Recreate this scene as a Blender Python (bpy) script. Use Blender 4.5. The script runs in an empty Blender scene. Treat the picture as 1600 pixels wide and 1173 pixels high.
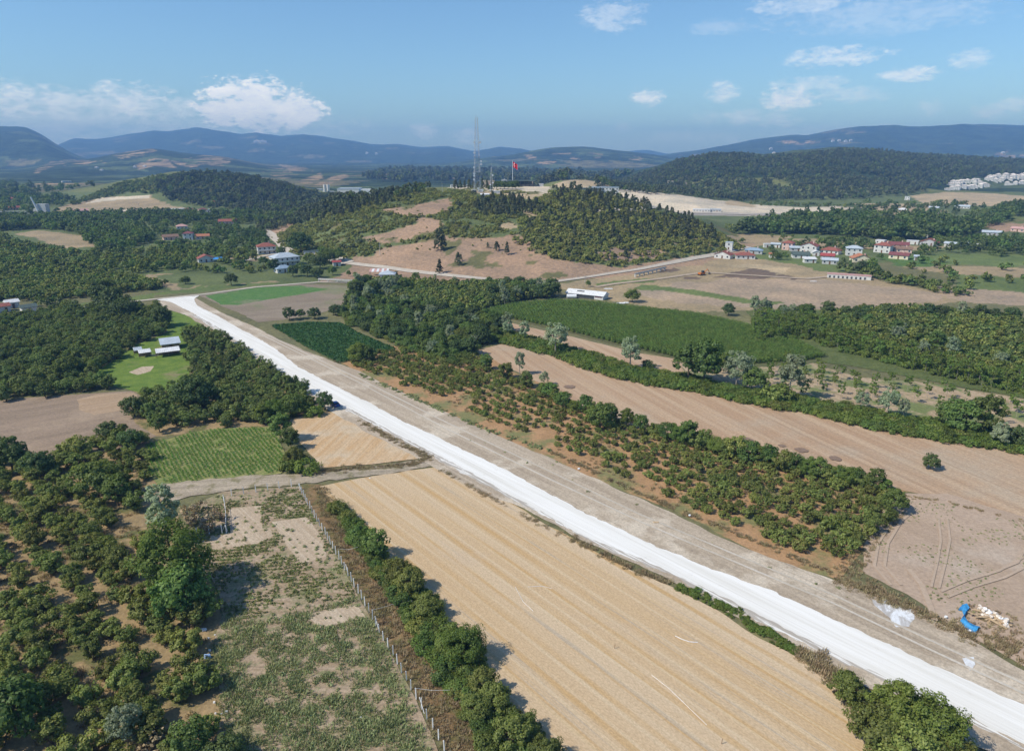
import bpy, math, random
import numpy as np
from mathutils import Vector, geometry
S = bpy.context.scene
R_ = math.radians
# ------------------------------------------------------------------ camera
HC, F = 72.0, 1081.0
TH = math.atan(346.5 / F)
cam = bpy.data.objects.new('camera', bpy.data.cameras.new('camera'))
S.collection.objects.link(cam); S.camera = cam
cam.location = (0, 0, HC); cam.rotation_euler = (math.pi / 2 - TH, 0, 0)
cam.data.sensor_width = 36; cam.data.lens = 36 * F / 1600
cam.data.clip_start = .5; cam.data.clip_end = 60000
# ------------------------------------------------------------------ sun and sky
SUN_EL = R_(47); SUN_AZ = (-.93, -.37)
n_ = math.hypot(*SUN_AZ); sv = Vector((SUN_AZ[0]/n_*math.cos(SUN_EL), SUN_AZ[1]/n_*math.cos(SUN_EL), math.sin(SUN_EL)))
sun = bpy.data.objects.new('sun', bpy.data.lights.new('sun', 'SUN')); S.collection.objects.link(sun)
sun.data.energy = 4.7; sun.data.angle = R_(.5); sun.data.color = (1, .94, .83)
sun.rotation_euler = sv.to_track_quat('Z', 'Y').to_euler()
W = bpy.data.worlds.new('World'); S.world = W; W.use_nodes = True
S.view_settings.view_transform = 'Standard'; S.view_settings.look = 'None'
S.view_settings.exposure = 0; S.view_settings.gamma = 1
S.render.engine = 'CYCLES'
S.cycles.use_denoising = True
S.cycles.max_bounces = 5; S.cycles.diffuse_bounces = 2; S.cycles.transmission_bounces = 2; S.cycles.volume_bounces = 0
S.cycles.use_adaptive_sampling = True; S.cycles.adaptive_threshold = .02
SKY = .13

def ray(px, py):
    u = (px - 800) / F; v = (586.5 - py) / F
    return np.array((u, math.cos(TH) + v * math.sin(TH), -math.sin(TH) + v * math.cos(TH)))

def build_world():
    nt = W.node_tree; nt.nodes.clear(); N = nt.nodes.new; L = nt.links.new
    out = N('ShaderNodeOutputWorld'); bg = N('ShaderNodeBackground'); L(bg.outputs[0], out.inputs[0])
    sky = N('ShaderNodeTexSky'); sky.sky_type = 'NISHITA'; sky.sun_disc = False
    sky.sun_elevation = SUN_EL; sky.sun_rotation = math.atan2(sv.x, sv.y)
    sky.air_density = 1.0; sky.dust_density = .5; sky.ozone_density = 3; sky.altitude = 100
    tc = N('ShaderNodeTexCoord')
    def math_(op, a, b=None, c=None):
        m = N('ShaderNodeMath'); m.operation = op
        for i, x in enumerate((a, b, c)):
            if x is None: continue
            if isinstance(x, (int, float)): m.inputs[i].default_value = x
            else: L(x, m.inputs[i])
        return m.outputs[0]
    sep = N('ShaderNodeSeparateXYZ'); L(tc.outputs['Generated'], sep.inputs[0])
    az = math_('ARCTAN2', sep.outputs[0], sep.outputs[1])
    el = math_('ARCSINE', sep.outputs[2])
    no = N('ShaderNodeTexNoise'); no.inputs['Scale'].default_value = 34; no.inputs['Detail'].default_value = 7; no.inputs['Roughness'].default_value = .62
    mp = N('ShaderNodeMapping'); mp.inputs['Scale'].default_value = (1, 1, 2.4); L(tc.outputs['Generated'], mp.inputs[0]); L(mp.outputs[0], no.inputs[0])
    no2 = N('ShaderNodeTexNoise'); no2.inputs['Scale'].default_value = 90; no2.inputs['Detail'].default_value = 5; no2.inputs['Roughness'].default_value = .6
    L(mp.outputs[0], no2.inputs[0])
    nz = math_('ADD', math_('MULTIPLY', math_('SUBTRACT', no.outputs[0], .5), 1.9), math_('MULTIPLY', math_('SUBTRACT', no2.outputs[0], .5), 2.2))
    # clouds: x, y, half width, half height (photo px, turned into directions), strength
    CL = [(400, 166, 60, 26, 1.5), (400, 166, 44, 20, 1.6), (350, 173, 34, 15, 1.3), (456, 172, 38, 16, 1.5), (392, 157, 34, 17, 1.5),
          (205, 160, 60, 17, .75), (150, 168, 60, 14, .55), (260, 170, 60, 14, .55), (20, 158, 60, 16, .75), (85, 165, 50, 16, .6), (120, 188, 190, 18, .42), (300, 195, 240, 14, .28), (90, 210, 60, 14, .5), (140, 212, 50, 10, .35),
          (1011, 153, 20, 10, .8), (1128, 144, 19, 10, .6), (1234, 155, 34, 12, .85), (1306, 88, 56, 9, .6), (1270, 131, 46, 7, .42),
          (1325, 148, 40, 9, .4), (1420, 116, 30, 7, .65), (1514, 93, 20, 9, .42), (1163, 184, 26, 8, .42), (1216, 187, 24, 8, .45),
          (1452, 170, 14, 8, .4), (1550, 174, 20, 7, .5), (1592, 164, 20, 8, .4), (960, 25, 40, 14, .33), (1262, 8, 70, 8, .36),
          (1380, 22, 120, 16, .2), (660, 204, 20, 8, .5), (728, 213, 22, 9, .45), (1130, 42, 40, 8, .18), (1080, 215, 60, 6, .22),
          (1105, 185, 18, 7, .28), (1140, 218, 16, 6, .28), (970, 200, 14, 6, .25), (1310, 205, 90, 8, .2), (1370, 45, 60, 8, .12)]
    tot = None; shade = None
    for x, y, w, h, s in CL:
        d = ray(x, y); a0 = math.atan2(d[0], d[1]); e0 = math.asin(d[2] / np.linalg.norm(d))
        k = 1 / F
        u = math_('MULTIPLY', math_('SUBTRACT', az, a0), 1 / (w * k * 1.25))
        v = math_('MULTIPLY', math_('SUBTRACT', el, e0), 1 / (h * k * 1.5))
        r = math_('ADD', math_('MULTIPLY', u, u), math_('MULTIPLY', v, v))
        g = math_('MAXIMUM', math_('SUBTRACT', 1, math_('MULTIPLY', r, .8)), -1.5)
        g = math_('ADD', g, nz)
        sm = N('ShaderNodeMapRange'); sm.interpolation_type = 'SMOOTHSTEP'
        sm.inputs[1].default_value = .12; sm.inputs[2].default_value = 1.25; sm.inputs[4].default_value = min(s, 1.); sm.inputs[2].default_value = 1.25 if s <= 1 else .75
        L(g, sm.inputs[0])
        tot = sm.outputs[0] if tot is None else math_('MAXIMUM', tot, sm.outputs[0])
    # warm haze band and cloud veil near the horizon
    lp = N('ShaderNodeMix'); lp.data_type = 'RGBA'
    L(tot, lp.inputs[0])
    tint = N('ShaderNodeMix'); tint.data_type = 'RGBA'; tint.blend_type = 'MULTIPLY'; tint.inputs[0].default_value = 1
    L(sky.outputs[0], tint.inputs[6]); tint.inputs[7].default_value = (.80, 1.0, 1.12, 1)
    L(tint.outputs[2], lp.inputs[6])
    cc = N('ShaderNodeMix'); cc.data_type = 'RGBA'
    ramp = N('ShaderNodeMapRange'); ramp.inputs[1].default_value = .3; ramp.inputs[2].default_value = .75; L(no.outputs[0], ramp.inputs[0])
    L(ramp.outputs[0], cc.inputs[0]); cc.inputs[6].default_value = (7.4, 7.8, 8.4, 1); cc.inputs[7].default_value = (10, 9.8, 9.7, 1)
    L(cc.outputs[2], lp.inputs[7])
    L(lp.outputs[2], bg.inputs[0]); bg.inputs[1].default_value = SKY
build_world()

# ------------------------------------------------------------------ noise and terrain
def vnoise(x, y, seed=0):
    xi = np.floor(x).astype(np.int64); yi = np.floor(y).astype(np.int64)
    fx = x - xi; fy = y - yi; fx = fx*fx*(3-2*fx); fy = fy*fy*(3-2*fy)
    def h(a, b):
        n = (a * 374761393 + b * 668265263 + seed * 974634777) & 0xffffffff
        n = ((n ^ (n >> 13)) * 1274126177) & 0xffffffff
        return ((n ^ (n >> 16)) & 0xffff) / 65535.
    a = h(xi, yi); b = h(xi+1, yi); c = h(xi, yi+1); d = h(xi+1, yi+1)
    return (a*(1-fx)+b*fx)*(1-fy) + (c*(1-fx)+d*fx)*fy
def fbm(x, y, seed=0, o=4):
    s = 0; a = .5; t = 0
    for i in range(o):
        s = s + a*vnoise(x, y, seed+i*17); t += a; x = x*2.03; y = y*2.03; a *= .5
    return s/t
def ridged(x, y, seed=0, o=4):
    s = 0; a = .5; t = 0
    for i in range(o):
        s = s + a*(1-np.abs(2*vnoise(x, y, seed+i*31)-1)); t += a; x = x*2.1; y = y*2.1; a *= .5
    return s/t
def P0(px, py, z=0.):
    d = ray(px, py); t = (HC - z) / -d[2]
    return d[0]*t, d[1]*t

def sm_interp(q, xs, ys, blur):
    """Linear knots softened by averaging over a small window of q."""
    s = 0
    for k, w in ((-1., .15), (-.5, .2), (0, .3), (.5, .2), (1., .15)):
        s = s + w*np.interp(q + k*blur, xs, ys)
    return s

class Hill:
    def __init__(self, crest, front, back, p=1.0, rug=.0, rs=300, blur=.008, seed=1, amp=.16):
        self.amp = amp
        pts = []
        for px, py, Yc in crest:
            d = ray(px, py); t = Yc / d[1]
            pts.append((d[0]/d[1], Yc, HC + d[2]*t))
        pts.sort()
        self.q = np.array([a[0] for a in pts]); self.Y = np.array([a[1] for a in pts]); self.z = np.array([max(a[2], 0) for a in pts])
        self.back = back; self.p = p; self.rug = rug; self.rs = rs; self.blur = blur; self.seed = seed
        if isinstance(front, (int, float)): self.fq = self.q; self.fY = self.Y - front
        else:
            fp = sorted((P0(x, y)[0]/P0(x, y)[1], P0(x, y)[1]) for x, y in front)
            self.fq = np.array([a[0] for a in fp]); self.fY = np.array([a[1] for a in fp])
    def __call__(self, X, Y):
        Ys = np.maximum(Y, 1.); q = X/Ys
        zc = sm_interp(q, self.q, self.z, self.blur); Yc = sm_interp(q, self.q, self.Y, self.blur)
        Yb = np.minimum(sm_interp(q, self.fq, self.fY, self.blur), Yc-20)
        edge = np.clip((q-self.q[0]+.03)/.03, 0, 1)*np.clip((self.q[-1]+.03-q)/.03, 0, 1)
        s = np.clip((Y-Yb)/(Yc-Yb), 0, 1)
        if self.rug:
            n = ridged(X/self.rs, Y/self.rs, self.seed, 5)-.55
            s = np.clip(s + self.rug*n*4*s*(1-s), 0, 1)
        pf = (s**self.p)*(1-.35*s)/.65 if self.p > 1.2 else np.sin(s*math.pi/2)**self.p
        b = np.clip((Yc+self.back-Y)/self.back, 0, 1); b = b*b*(3-2*b)
        z = np.where(Y < Yc, zc*pf, zc*b)*edge
        n2 = fbm(X/self.rs*3, Y/self.rs*3, self.seed+5)-.5
        return z*(1+self.amp*n2*(self.rug > 0))
HILLS = dict(
 tower=Hill([(405,374,700),(430,371,695),(470,350,695),(520,319,700),(600,302,710),(650,294,720),(700,293,725),(745,292,725),(800,291,720),(860,292,700),(905,296,690),(960,305,670),(1040,330,640),(1100,349,610),(1125,366,590),(1150,381,575),(1170,388,560)],
   [(400,392),(440,400),(480,408),(530,415),(600,424),(700,433),(760,437),(850,438),(950,428),(1050,413),(1120,402),(1170,394)], 260, p=1.15, rug=.14, rs=110, seed=3, amp=.03),
 jwood=Hill([(60,318,1150),(90,308,1200),(150,292,1300),(190,284,1330),(230,277,1350),(270,270,1350),(320,269,1350),(370,272,1350),(430,283,1330),(480,298,1280),(530,308,1200),(580,318,1100)],
   [(60,322),(150,323),(300,325),(420,327),(500,330),(580,330)], 500, p=1.1, rug=.12, rs=220, seed=8),
 quarry=Hill([(850,290,1080),(875,284,1080),(905,283,1080),(935,285,1080),(965,296,1060),(1000,301,1050),(1060,306,1050),(1120,315,1050),(1180,323,1050),(1230,327,1050)],
   [(850,322),(950,325),(1050,329),(1150,330),(1230,330)], 500, p=.6, rug=.3, rs=50, seed=9, blur=.004),
 rwood=Hill([(930,283,2200),(980,272,2200),(1020,262,2150),(1060,249,2100),(1110,239,2100),(1150,238,2100),(1190,243,2150),(1240,236,2350),(1300,230,2450),(1350,231,2450),(1400,237,2450),(1500,243,2450),(1560,247,2450),(1650,250,2450),(1750,262,2450)],
   [(930,308),(1000,308),(1100,309),(1200,311),(1300,311),(1400,308),(1500,300),(1600,290),(1750,285)], 1200, p=1.0, rug=.22, rs=420, seed=10),
 rsmall=Hill([(1395,312,1300),(1450,302,1350),(1500,300,1350),(1560,303,1350),(1600,308,1300),(1700,309,1300),(1800,312,1300)],
   [(1395,322),(1500,324),(1600,324),(1800,326)], 400, rug=.1, rs=200, seed=12),
 redge=Hill([(1490,362,760),(1530,346,790),(1560,337,810),(1600,327,820),(1660,318,820),(1750,310,820),(1850,312,820)],
   [(1490,372),(1540,368),(1600,366),(1850,372)], 300, rug=.1, rs=150, seed=13),
 town=Hill([(1440,296,1900),(1480,287,2000),(1520,278,2050),(1560,276,2050),(1600,272,2050),(1700,268,2050),(1800,268,2050)],
   [(1440,302),(1500,299),(1600,299),(1800,299)], 900, rug=.1, rs=300, seed=14),
 midl=Hill([(380,300,2300),(430,292,2400),(480,283,2500),(540,276,2600),(600,272,2700),(680,273,2700),(760,278,2600),(830,284,2500)],
   [(380,307),(500,306),(650,306),(830,306)], 1200, rug=.25, rs=400, seed=15),
 dark=Hill([(550,276,3600),(600,267,3600),(640,262,3600),(700,263,3600),(750,265,3700),(800,262,3800),(850,264,3800),(900,268,3800),(960,270,3800),(1010,268,3800),(1050,262,3900)],
   1000, 1500, rug=.3, rs=600, seed=16),
 lmid=Hill([(-150,275,3600),(-50,272,3600),(30,263,3700),(80,255,3800),(140,249,4000),(190,239,4200),(240,233,4300),(290,240,4300),(350,245,4200),(420,260,4000),(470,268,3800),(520,277,3600)],
   1500, 2000, rug=.35, rs=650, seed=17),
 centre=Hill([(700,262,5200),(760,246,5200),(800,242,5400),(840,234,5400),(870,231,5500),(910,230,5500),(960,235,5500),(1000,239,5500),(1050,246,5400),(1100,256,5200)],
   1600, 2500, rug=.35, rs=900, seed=18),
 lpeak=Hill([(-250,214,6000),(-120,197,6000),(-30,197,6000),(10,198,6000),(40,199,6000),(62,209,5900),(85,224,5800),(110,239,5700),(150,254,5500),(200,268,5200)],
   2200, 3000, rug=.3, rs=1100, seed=19, blur=.005),
 right=Hill([(930,264,7800),(1000,249,7800),(1050,240,7800),(1080,236,7800),(1130,228,7700),(1190,218,7600),(1240,211,7500),(1262,212,7500),(1290,207,7500),(1340,201,7500),(1400,198,7500),(1440,200,7500),(1500,194,7500),(1550,196,7500),(1600,198,7400),(1700,205,7300),(1850,220,7200)],
   2600, 3000, rug=.3, rs=1200, seed=20, blur=.004),
 far=Hill([(60,240,10000),(95,225,10000),(115,217,10000),(150,218,10000),(180,215,10000),(240,206,10000),(262,208,10000),(310,201,10000),(345,206,10000),(375,211,10000),(400,208,10000),(440,214,10000),(475,211,10000),(540,219,10000),(580,226,10000),(620,226,10000),(660,231,10000),(700,229,10000),(740,237,10000),(780,230,10000),(815,233,10000),(850,240,10000),(950,252,10000)],
   3800, 1900, rug=.3, rs=1500, seed=21, blur=.003),
 veil=Hill([(900,250,11200),(950,243,11200),(985,236,11200),(1010,234,11200),(1040,240,11200),(1100,250,11200)], 1500, 700, rug=.1, rs=1500, seed=22),
)
def terrain(X, Y, which=None):
    X = np.asarray(X, float); Y = np.asarray(Y, float)
    z = np.zeros(np.broadcast(X, Y).shape)
    for n, h in HILLS.items():
        if which and n not in which: continue
        lo = min(h.fY.min(), h.Y.min())-50
        m = Y > lo
        if not np.any(m): continue
        zz = np.zeros_like(z); zz[m] = h(np.broadcast_to(X, z.shape)[m], np.broadcast_to(Y, z.shape)[m])
        z = np.maximum(z, zz)
    return z
def project(X, Y, Z):
    ct, st = math.cos(TH), math.sin(TH)
    d = Y*ct + (HC-Z)*st; up = -(HC-Z)*ct + Y*st
    d = np.maximum(d, .1)
    return 800 + F*X/d, 586.5 - F*up/d
def PT(px, py, y0=60, y1=16000):
    d = ray(px, py)
    Ys = y0*(y1/y0)**np.linspace(0, 1, 3000)
    t = Ys/d[1]; Xs = d[0]*t; Zs = HC+d[2]*t
    g = terrain(Xs, Ys)
    i = np.argmax(Zs < g+.01)
    if Zs[i] >= g[i]+.01: i = len(Ys)-1
    if g[i] < .01 and d[2] < 0:
        x, y = P0(px, py); return x, y, 0.
    return Xs[i], Ys[i], float(g[i])
def PH(px, py):
    # a point on the near side of the hills: objects meant for the tower hill stay on it
    x, y, z = PT(px, py)
    if 500 < px < 960 and 255 < py < 312 and y > 735 and py > 270:
        d = ray(px, py); y = 715.; x = d[0]/d[1]*y; z = float(terrain(np.array([x]), np.array([y]))[0])
    return x, y, z
def inpoly(x, y, poly):
    x = np.asarray(x); y = np.asarray(y); c = np.zeros(x.shape, bool)
    n = len(poly); j = n-1
    for i in range(n):
        xi, yi = poly[i]; xj, yj = poly[j]
        if yi != yj:
            c ^= ((yi > y) != (yj > y)) & (x < (xj-xi)*(y-yi)/(yj-yi)+xi)
        j = i
    return c
# ------------------------------------------------------------------ materials
MAT = {}
def newmat(name):
    m = bpy.data.materials.new(name); m.use_nodes = True; nt = m.node_tree
    b = nt.nodes['Principled BSDF']; b.inputs['Roughness'].default_value = .9
    b.inputs['Specular IOR Level'].default_value = .15
    MAT[name] = m
    return m, nt, b
def nn(nt, t, **k):
    n = nt.nodes.new(t)
    for a, v in k.items(): setattr(n, a, v)
    return n
def lk(nt, a, b): nt.links.new(a, b)
def mixc(nt, f, a, b, mode='MIX'):
    m = nn(nt, 'ShaderNodeMix', data_type='RGBA', blend_type=mode)
    for i, v in ((0, f), (6, a), (7, b)):
        if isinstance(v, (int, float)): m.inputs[i].default_value = v
        elif isinstance(v, tuple): m.inputs[i].default_value = (*v, 1) if len(v) == 3 else v
        else: lk(nt, v, m.inputs[i])
    return m.outputs[2]
def pos(nt, scale=(1, 1, 1), rot=0.):
    g = nn(nt, 'ShaderNodeNewGeometry')
    m0 = nn(nt, 'ShaderNodeMapping'); m0.inputs['Rotation'].default_value = (0, 0, rot); lk(nt, g.outputs['Position'], m0.inputs[0])
    m = nn(nt, 'ShaderNodeMapping'); m.inputs['Scale'].default_value = scale; lk(nt, m0.outputs[0], m.inputs[0])
    return m.outputs[0]
def noise(nt, vec, sc, det=4, ro=.6, dist=0.):
    n = nn(nt, 'ShaderNodeTexNoise'); lk(nt, vec, n.inputs[0])
    n.inputs['Scale'].default_value = sc; n.inputs['Detail'].default_value = det; n.inputs['Roughness'].default_value = ro; n.inputs['Distortion'].default_value = dist
    return n.outputs[0]
def rng(nt, v, a, b, c=0., d=1., smooth=True):
    m = nn(nt, 'ShaderNodeMapRange'); m.interpolation_type = 'SMOOTHSTEP' if smooth else 'LINEAR'
    lk(nt, v, m.inputs[0])
    for i, x in enumerate((a, b, c, d)): m.inputs[i+1].default_value = x
    return m.outputs[0]
def bump(nt, b, h, dist=.05, st=.6):
    n = nn(nt, 'ShaderNodeBump'); n.inputs['Strength'].default_value = st; n.inputs['Distance'].default_value = dist
    lk(nt, h, n.inputs['Height']); lk(nt, n.outputs[0], b.inputs['Normal'])

def soil(name, c1, c2, c3=None, rot=0., streak=.0, patch=(.05, .5, .62), weed=None, weedk=(.6, .7), fine=2.2, spk=.25, bumpd=.06, across=1.2, weedsc=.35, along=.035, dist=.35):
    """Soil or stubble: two colours in streaks along a direction, patches of a third, weeds."""
    m, nt, b = newmat(name)
    p = pos(nt)
    st = noise(nt, pos(nt, (along, across, 1), rot), 1, 5, .55, dist)
    n1 = noise(nt, p, patch[0], 5, .6)
    f = rng(nt, st, .36, .64) if streak > 0 else rng(nt, noise(nt, p, .25, 5), .3, .7)
    col = mixc(nt, f, c1, c2)
    if c3: col = mixc(nt, rng(nt, n1, patch[1], patch[2]), col, c3)
    if streak > 0:
        n3 = noise(nt, pos(nt, (along*.6, across*3.2, 1), rot), 1, 4, .7, dist*.5)
        col = mixc(nt, rng(nt, n3, .5, .72, 0, streak), col, tuple(x*.62 for x in c2))
    if weed:
        w = noise(nt, p, weedsc, 6, .72)
        col = mixc(nt, rng(nt, w, *weedk), col, weed)
    fn = noise(nt, p, fine, 6, .8)
    col = mixc(nt, 1., col, mixc(nt, rng(nt, fn, .3, .7), (1-spk,)*3, (1+spk,)*3), 'MULTIPLY')
    lk(nt, col, b.inputs['Base Color'])
    bump(nt, b, fn, bumpd, .8)
    return m
def leafmat(name, c1, c2, tr=.34, var=.3):
    m, nt, b = newmat(name)
    nt.nodes.remove(b)
    g = nn(nt, 'ShaderNodeNewGeometry'); oi = nn(nt, 'ShaderNodeObjectInfo')
    col = mixc(nt, g.outputs['Random Per Island'], c1, c2)
    hs = nn(nt, 'ShaderNodeHueSaturation'); lk(nt, col, hs.inputs['Color'])
    lk(nt, rng(nt, oi.outputs['Random'], 0, 1, 1-var, 1+var, False), hs.inputs['Value'])
    mu = nn(nt, 'ShaderNodeMath', operation='MULTIPLY'); lk(nt, oi.outputs['Random'], mu.inputs[0]); mu.inputs[1].default_value = 7.31
    fr = nn(nt, 'ShaderNodeMath', operation='FRACT'); lk(nt, mu.outputs[0], fr.inputs[0])
    lk(nt, rng(nt, fr.outputs[0], 0, 1, .475, .515, False), hs.inputs['Hue'])
    d = nn(nt, 'ShaderNodeBsdfDiffuse'); t = nn(nt, 'ShaderNodeBsdfTranslucent'); gl = nn(nt, 'ShaderNodeBsdfGlossy')
    gl.inputs['Roughness'].default_value = .5; gl.inputs['Color'].default_value = (.6, .65, .6, 1)
    lk(nt, hs.outputs[0], d.inputs[0]); lk(nt, mixc(nt, 1., hs.outputs[0], (1.2, 1.3, .6), 'MULTIPLY'), t.inputs[0])
    x = nn(nt, 'ShaderNodeMixShader'); x.inputs[0].default_value = tr; lk(nt, d.outputs[0], x.inputs[1]); lk(nt, t.outputs[0], x.inputs[2])
    y = nn(nt, 'ShaderNodeMixShader'); y.inputs[0].default_value = .02; lk(nt, x.outputs[0], y.inputs[1]); lk(nt, gl.outputs[0], y.inputs[2])
    lk(nt, y.outputs[0], nt.nodes['Material Output'].inputs[0])
    return m
def plain(name, c, rough=.8, var=.12, sc=1.5, metal=0.):
    m, nt, b = newmat(name)
    n = noise(nt, pos(nt), sc, 5, .65)
    col = mixc(nt, rng(nt, n, .3, .7), tuple(x*(1-var) for x in c), tuple(min(x*(1+var), 1) for x in c))
    lk(nt, col, b.inputs['Base Color']); b.inputs['Roughness'].default_value = rough; b.inputs['Metallic'].default_value = metal
    return m
# ------------------------------------------------------------------ object helpers
COL = S.collection
def tag(o, label=None, cat=None, group=None, kind=None):
    if label: o['label'] = label
    if cat: o['category'] = cat
    if group: o['group'] = group
    if kind: o['kind'] = kind
    return o
def mesh(name, V, Fc, mats=(), mi=None, smooth=False):
    me = bpy.data.meshes.new(name); V = np.asarray(V, np.float32)
    if isinstance(Fc, np.ndarray) and Fc.ndim == 2:
        n, k = Fc.shape
        me.vertices.add(len(V)); me.vertices.foreach_set('co', V.ravel())
        me.loops.add(n*k); me.loops.foreach_set('vertex_index', Fc.astype(np.int32).ravel())
        me.polygons.add(n); me.polygons.foreach_set('loop_start', (np.arange(n)*k).astype(np.int32))
        me.update(calc_edges=True)
    else:
        me.from_pydata([tuple(map(float, v)) for v in V], [], [tuple(map(int, f)) for f in Fc]); me.update()
    for m in mats: me.materials.append(m if not isinstance(m, str) else MAT[m])
    if mi is not None: me.polygons.foreach_set('material_index', np.asarray(mi, np.int32))
    if smooth: me.polygons.foreach_set('use_smooth', np.ones(len(me.polygons), bool))
    return me
def link(name, me, parent=None, loc=None):
    o = bpy.data.objects.new(name, me); COL.objects.link(o)
    if parent: o.parent = parent
    if loc is not None: o.location = loc
    return o
class MB:
    def __init__(s): s.v = []; s.f = []; s.m = []
    def add(s, vs, fs, m=0):
        n = len(s.v); s.v += [tuple(v) for v in vs]; s.f += [tuple(i+n for i in f) for f in fs]; s.m += [m]*len(fs); return s
    def box(s, x0, x1, y0, y1, z0, z1, m=0):
        return s.add([(x0,y0,z0),(x1,y0,z0),(x1,y1,z0),(x0,y1,z0),(x0,y0,z1),(x1,y0,z1),(x1,y1,z1),(x0,y1,z1)],
                     [(3,2,1,0),(4,5,6,7),(0,1,5,4),(1,2,6,5),(2,3,7,6),(3,0,4,7)], m)
    def tube(s, p, q, r0, r1=None, n=6, m=0):
        r1 = r0 if r1 is None else r1
        p = Vector(p); q = Vector(q); d = (q-p).normalized()
        a = d.orthogonal().normalized(); b = d.cross(a)
        vs = [tuple(c+(a*math.cos(t)+b*math.sin(t))*r) for c, r in ((p, r0), (q, r1)) for t in [2*math.pi*i/n for i in range(n)]]
        fs = [(i, (i+1) % n, n+(i+1) % n, n+i) for i in range(n)]+[tuple(range(n))[::-1], tuple(range(n, 2*n))]
        return s.add(vs, fs, m)
    def me(s, name, mats, smooth=False): return mesh(name, s.v, s.f, mats, s.m, smooth)
    def build(s, name, mats, parent=None, loc=None):
        return link(name, s.me(name, [mats] if isinstance(mats, (str,)) or not hasattr(mats, '__len__') else mats), parent, loc)
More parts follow.
